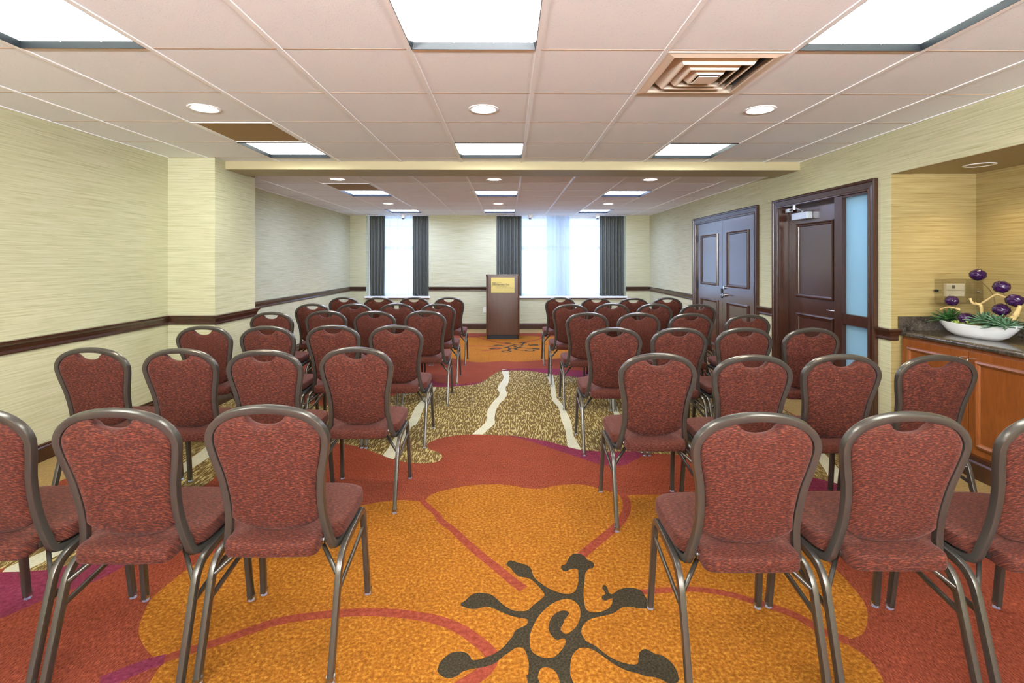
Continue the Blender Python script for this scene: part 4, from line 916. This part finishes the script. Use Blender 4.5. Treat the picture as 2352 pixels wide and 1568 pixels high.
# ------------------------------------------------------------------ banquet chairs
def back_y(z): return -0.115 - (z-0.43)*0.223
def make_chair():
    t = empty('banquet_chair')
    sec = rrect(0.0245, 0.026, 0.0035, 2)
    half = [(0.0, 0.912), (0.05, 0.909), (0.10, 0.899), (0.142, 0.882), (0.174, 0.854), (0.191, 0.822), (0.1925, 0.790), (0.184, 0.74), (0.1705, 0.68), (0.163, 0.62), (0.1605, 0.56), (0.163, 0.51), (0.170, 0.465), (0.178, 0.425)]
    HP = spline([Vector((x, back_y(z), z)) for x, z in half], 4)
    low = [Vector((0.181, back_y(0.415), 0.412)), Vector((0.1845, -0.098, 0.392)), Vector((0.188, -0.072, 0.384)), Vector((0.192, -0.03, 0.384)), Vector((0.196, 0.13, 0.392))]
    side = HP + low[:]
    path = [Vector((-p.x, p.y, p.z)) for p in side[:0:-1]] + side
    b = BM(); sweep(b, path, sec, (0, -1, 0) if False else (0, 1, 0.2)); obj('back_frame', b, M['chairmetal'], t, smooth=True, angle=44)
    # upholstered back
    inner = []
    for p in HP: inner.append(p)
    ol = [(0.0, 0.855), (0.024, 0.8575), (0.044, 0.865), (0.059, 0.8765), (0.069, 0.889), (0.080, 0.8915), (0.110, 0.884), (0.138, 0.870), (0.160, 0.850), (0.175, 0.824), (0.178, 0.790), (0.170, 0.74), (0.1565, 0.68), (0.149, 0.62), (0.1465, 0.56), (0.149, 0.525), (0.149, 0.509), (0.126, 0.490), (0.09, 0.4735), (0.045, 0.464), (0.0, 0.461)]
    right = spline([Vector((x, 0, z)) for x, z in ol], 3)
    loop = right + [Vector((-p.x, 0, p.z)) for p in right[-2:0:-1]]
    b = BM(); n = len(loop); cz = 0.70
    def ring(s, off):
        out = []
        for p in loop:
            x = p.x*s; z = cz + (p.z-cz)*s; out.append(b.verts.new((x, back_y(z) + off, z)))
        return out
    rings = [ring(0.45, -0.022), ring(0.8, -0.0205), ring(0.93, -0.0175), ring(0.985, -0.010), ring(1.0, -0.004), ring(1.0, 0.008), ring(0.985, 0.016), ring(0.93, 0.024), ring(0.8, 0.029), ring(0.45, 0.032)]
    for a, c in zip(rings, rings[1:]):
        for i in range(n): b.faces.new((a[i], a[(i+1) % n], c[(i+1) % n], c[i]))
    for rg, off in ((rings[0], -0.0225), (rings[-1], 0.0325)):
        cv = b.verts.new((0, back_y(cz)+off, cz))
        for i in range(n): b.faces.new((rg[i], rg[(i+1) % n], cv))
    obj('backrest', b, M['fabric'], t, smooth=True)
    # seat
    sh = [(0.0, 0.222), (0.09, 0.220), (0.15, 0.213), (0.192, 0.196), (0.2135, 0.165), (0.217, 0.10), (0.215, 0.0), (0.211, -0.055), (0.196, -0.082), (0.172, -0.098), (0.158, -0.125), (0.157, -0.165), (0.146, -0.186), (0.11, -0.193), (0.0, -0.195)]
    rgt = spline([Vector((x, y, 0)) for x, y in sh], 3); loop2 = rgt + [Vector((-p.x, p.y, 0)) for p in rgt[-2:0:-1]]
    b = BM(); n = len(loop2)
    def r2(ins, z):
        out = []
        for i, p in enumerate(loop2):
            c = Vector((0, 0.01, 0)); q = c + (p - c)*(1-ins); out.append(b.verts.new((q.x, q.y, z)))
        return out
    rings = [r2(0.10, 0.402), r2(0.010, 0.4025), r2(0.0, 0.407), r2(-0.004, 0.424), r2(0.0, 0.440), r2(0.008, 0.447), r2(0.022, 0.4505), r2(0.10, 0.454), r2(0.4, 0.460)]
    for a, c in zip(rings, rings[1:]):
        for i in range(n): b.faces.new((a[i], a[(i+1) % n], c[(i+1) % n], c[i]))
    b.faces.new(rings[0][::-1]); cv = b.verts.new((0, 0.01, 0.462))
    for i in range(n): b.faces.new((rings[-1][i], rings[-1][(i+1) % n], cv))
    for v in b.verts: v.co.z += 0.022*(v.co.y + 0.19)/0.41      # the seat rises towards its front edge
    obj('seat', b, M['fabric'], t, smooth=True)
    # legs: each side is one bent tube, split at mid rail into a rear and a front leg
    ls = rrect(0.020, 0.027, 0.003, 2)
    for s in (-1, 1):
        rear = bend([(s*0.219, -0.225, 0.012), (s*0.219, -0.128, 0.372), (s*0.213, 0.02, 0.382)], 0.07, 6)
        front = bend([(s*0.213, 0.02, 0.382), (s*0.209, 0.178, 0.388), (s*0.218, 0.222, 0.012)], 0.045, 6)
        for pts, up, foot in ((rear, (0, 1, 0), (s*0.219, -0.225)), (front, (0, 0, 1), (s*0.218, 0.222))):
            b = BM(); sweep(b, pts, ls, up); lg = obj('leg', b, M['chairmetal'], t, smooth=True, angle=44)
            b = BM(); lathe(b, [(0.013, 0.0), (0.0165, 0.003), (0.0165, 0.012), (0.0155, 0.026)], foot[0], foot[1]+0.002, 12)
            g_ = obj('foot_glide', b, M['glide'], smooth=True, angle=50); g_.parent = lg
        b = BM(); sweep(b, [(s*0.215, -0.163, 0.245), (s*0.211, 0.192, 0.310)], rrect(0.012, 0.018, 0.004, 2), (0, 0, 1)); obj('brace', b, M['chairmetal'], t, smooth=True, angle=50)
        b = BM(); sweep(b, [(s*0.211, -0.143, 0.318), (s*0.125, -0.06, 0.392)], rrect(0.014, 0.014, 0.004, 2), (0, 0, 1)); obj('strut', b, M['chairmetal'], t, smooth=True, angle=50)
        b = BM(); sweep(b, [(s*0.166, -0.128, 0.425), (s*0.152, -0.128, 0.425)], circ(0.012, 10), (0, 0, 1)); obj('bracket', b, M['chrome'], t, smooth=True, angle=50)
    b = BM(); box(b, -0.19, 0.19, -0.05, 0.17, 0.386, 0.403); obj('seat_pan', b, M['black'], t)
    return t
CH = [
 ('A', [(-1.799, 1.648), (-1.289, 1.63), (-0.817, 1.665)]),
 ('A', [(-2.344, 2.789), (-1.828, 2.757), (-1.309, 2.712), (-0.86, 2.791)]),
 ('A', [(-2.266, 3.731), (-1.789, 3.727), (-1.324, 3.774), (-0.857, 3.771)]),
 ('A', [(-2.22, 4.763), (-1.796, 4.887), (-1.304, 4.84), (-0.819, 4.879)]),
 ('A', [(-2.215, 5.703), (-1.75, 5.699), (-1.293, 5.755), (-0.81, 5.692)]),
 ('A', [(-2.234, 6.756), (-1.754, 6.752), (-1.262, 6.748), (-0.806, 6.744)]),
 ('B', [(0.8, 1.567), (1.288, 1.572), (1.78, 1.56)]),
 ('B', [(0.791, 2.593), (1.243, 2.541), (1.741, 2.561), (2.196, 2.533)]),
 ('B', [(0.776, 3.608), (1.24, 3.605), (1.704, 3.601), (2.147, 3.574)]),
 ('B', [(0.757, 4.699), (1.21, 4.655), (1.68, 4.612), (2.102, 4.494)]),
 ('B', [(0.713, 5.621), (1.208, 5.735), (1.67, 5.672), (2.108, 5.61)]),
 ('B', [(0.711, 6.732), (1.171, 6.647), (1.608, 6.563), (2.078, 6.639)])]
ORD = ['sixth and last', 'fifth', 'fourth', 'third', 'second', 'front']
SEAT = ['on the aisle', 'second from the aisle', 'third from the aisle', 'fourth from the aisle']
proto = None
for ri, (blk, row) in enumerate(CH):
    r_ = ORD[ri % 6]
    order = row[::-1] if blk == 'A' else row
    order = [list(p) for p in order]
    for k in range(1, len(order)):                   # neighbours stand at least a chair's width apart
        gap = abs(order[k][0] - order[k-1][0])
        if gap < 0.478: order[k][0] = order[k-1][0] + math.copysign(0.478, order[k][0])
    for ci, (x, y) in enumerate(order):
        x *= 0.99; y = y*0.99 + 0.222
        x *= 1.0
        rot = random.Random(ri*10+ci).uniform(-0.005, 0.005)
        if proto is None:
            proto = make_chair(); c = proto; c.location = (x, y, 0); c.rotation_euler = (0, 0, rot)
        else: c = dup(proto, (x, y, 0), rot)
        tag(c, 'burgundy chair, %s row from the lectern, %s block, %s' % (r_, 'blank-wall' if blk == 'A' else 'door-side', SEAT[ci]), 'chair', 'burgundy banquet chairs in rows')

# ------------------------------------------------------------------ light
def area(name, loc, rot, sx, sy, power, col, spread=180):
    L = bpy.data.lights.new(name, 'AREA'); L.shape = 'RECTANGLE'; L.size = sx; L.size_y = sy; L.energy = power; L.color = col; L.spread = math.radians(spread)
    o = bpy.data.objects.new(name, L); o.location = loc; o.rotation_euler = rot; COL.objects.link(o); return o
def spot(name, loc, power, col, ang=110, blend=0.7, rot=(0, 0, 0), r=0.05):
    L = bpy.data.lights.new(name, 'SPOT'); L.energy = power; L.color = col; L.spot_size = math.radians(ang); L.spot_blend = blend; L.shadow_soft_size = r
    o = bpy.data.objects.new(name, L); o.location = loc; o.rotation_euler = rot; COL.objects.link(o); return o
# unseen square lamps added behind the viewer as fill, continuing the ceiling rows
for c in cols: area('fill_light_behind', (c+T/2, -0.4, ZC-0.01), (0, 0, 0), 0.55, 0.55, 10, (0.95, 1.0, 0.93))
for x, y, z, lb in DL:
    spot('downlight_beam', (x, y, z-0.02), 24 if x < 3 else 6, (1.0, 0.80, 0.55))
# unseen lamps added at the rear wall, aimed up to brighten the ceiling
for x in (-2.0, 0.0, 2.0): area('rear_fill_light', (x, Y0+0.12, 1.85), (math.radians(142), 0, 0), 1.2, 0.2, 130, (0.94, 0.97, 1.03), 150)
# daylight at the two windows
for w in (W1, W2):
    o = area('window_portal', ((w[0]+w[1])/2, YB+0.3, 1.52), (math.radians(-90), 0, 0), w[1]-w[0], 1.66, 1.0, (1, 1, 1)); o.data.cycles.is_portal = True
area('corridor_light', (XR+0.8, 4.6, 2.3), (0, 0, 0), 0.6, 1.2, 48, (0.82, 0.92, 1.0))
wd = bpy.data.worlds.new('daylight'); SC.world = wd; wd.use_nodes = True
bg = wd.node_tree.nodes['Background']; bg.inputs[0].default_value = (0.50, 0.71, 1.0, 1); bg.inputs[1].default_value = 1.2

# ------------------------------------------------------------------ camera and view
cam = bpy.data.cameras.new('camera'); co = bpy.data.objects.new('camera', cam); COL.objects.link(co)
cam.sensor_width = 36.0; cam.lens = 1137.0/2352*36.0; cam.shift_y = -183.0/2352; cam.clip_start = 0.02
co.location = (0, 0, 1.4); co.rotation_euler = (math.radians(90), 0, -math.atan(9/1137.0))
SC.camera = co
SC.view_settings.view_transform = 'Standard'; SC.view_settings.look = 'None'; SC.view_settings.gamma = 1.0
SC.view_settings.use_curve_mapping = False; SC.view_settings.exposure = 1.25
SC.cycles.use_denoising = True
SC.cycles.max_bounces = 8; SC.cycles.diffuse_bounces = 5; SC.cycles.transparent_max_bounces = 12
SC.cycles.sample_clamp_indirect = 6.0
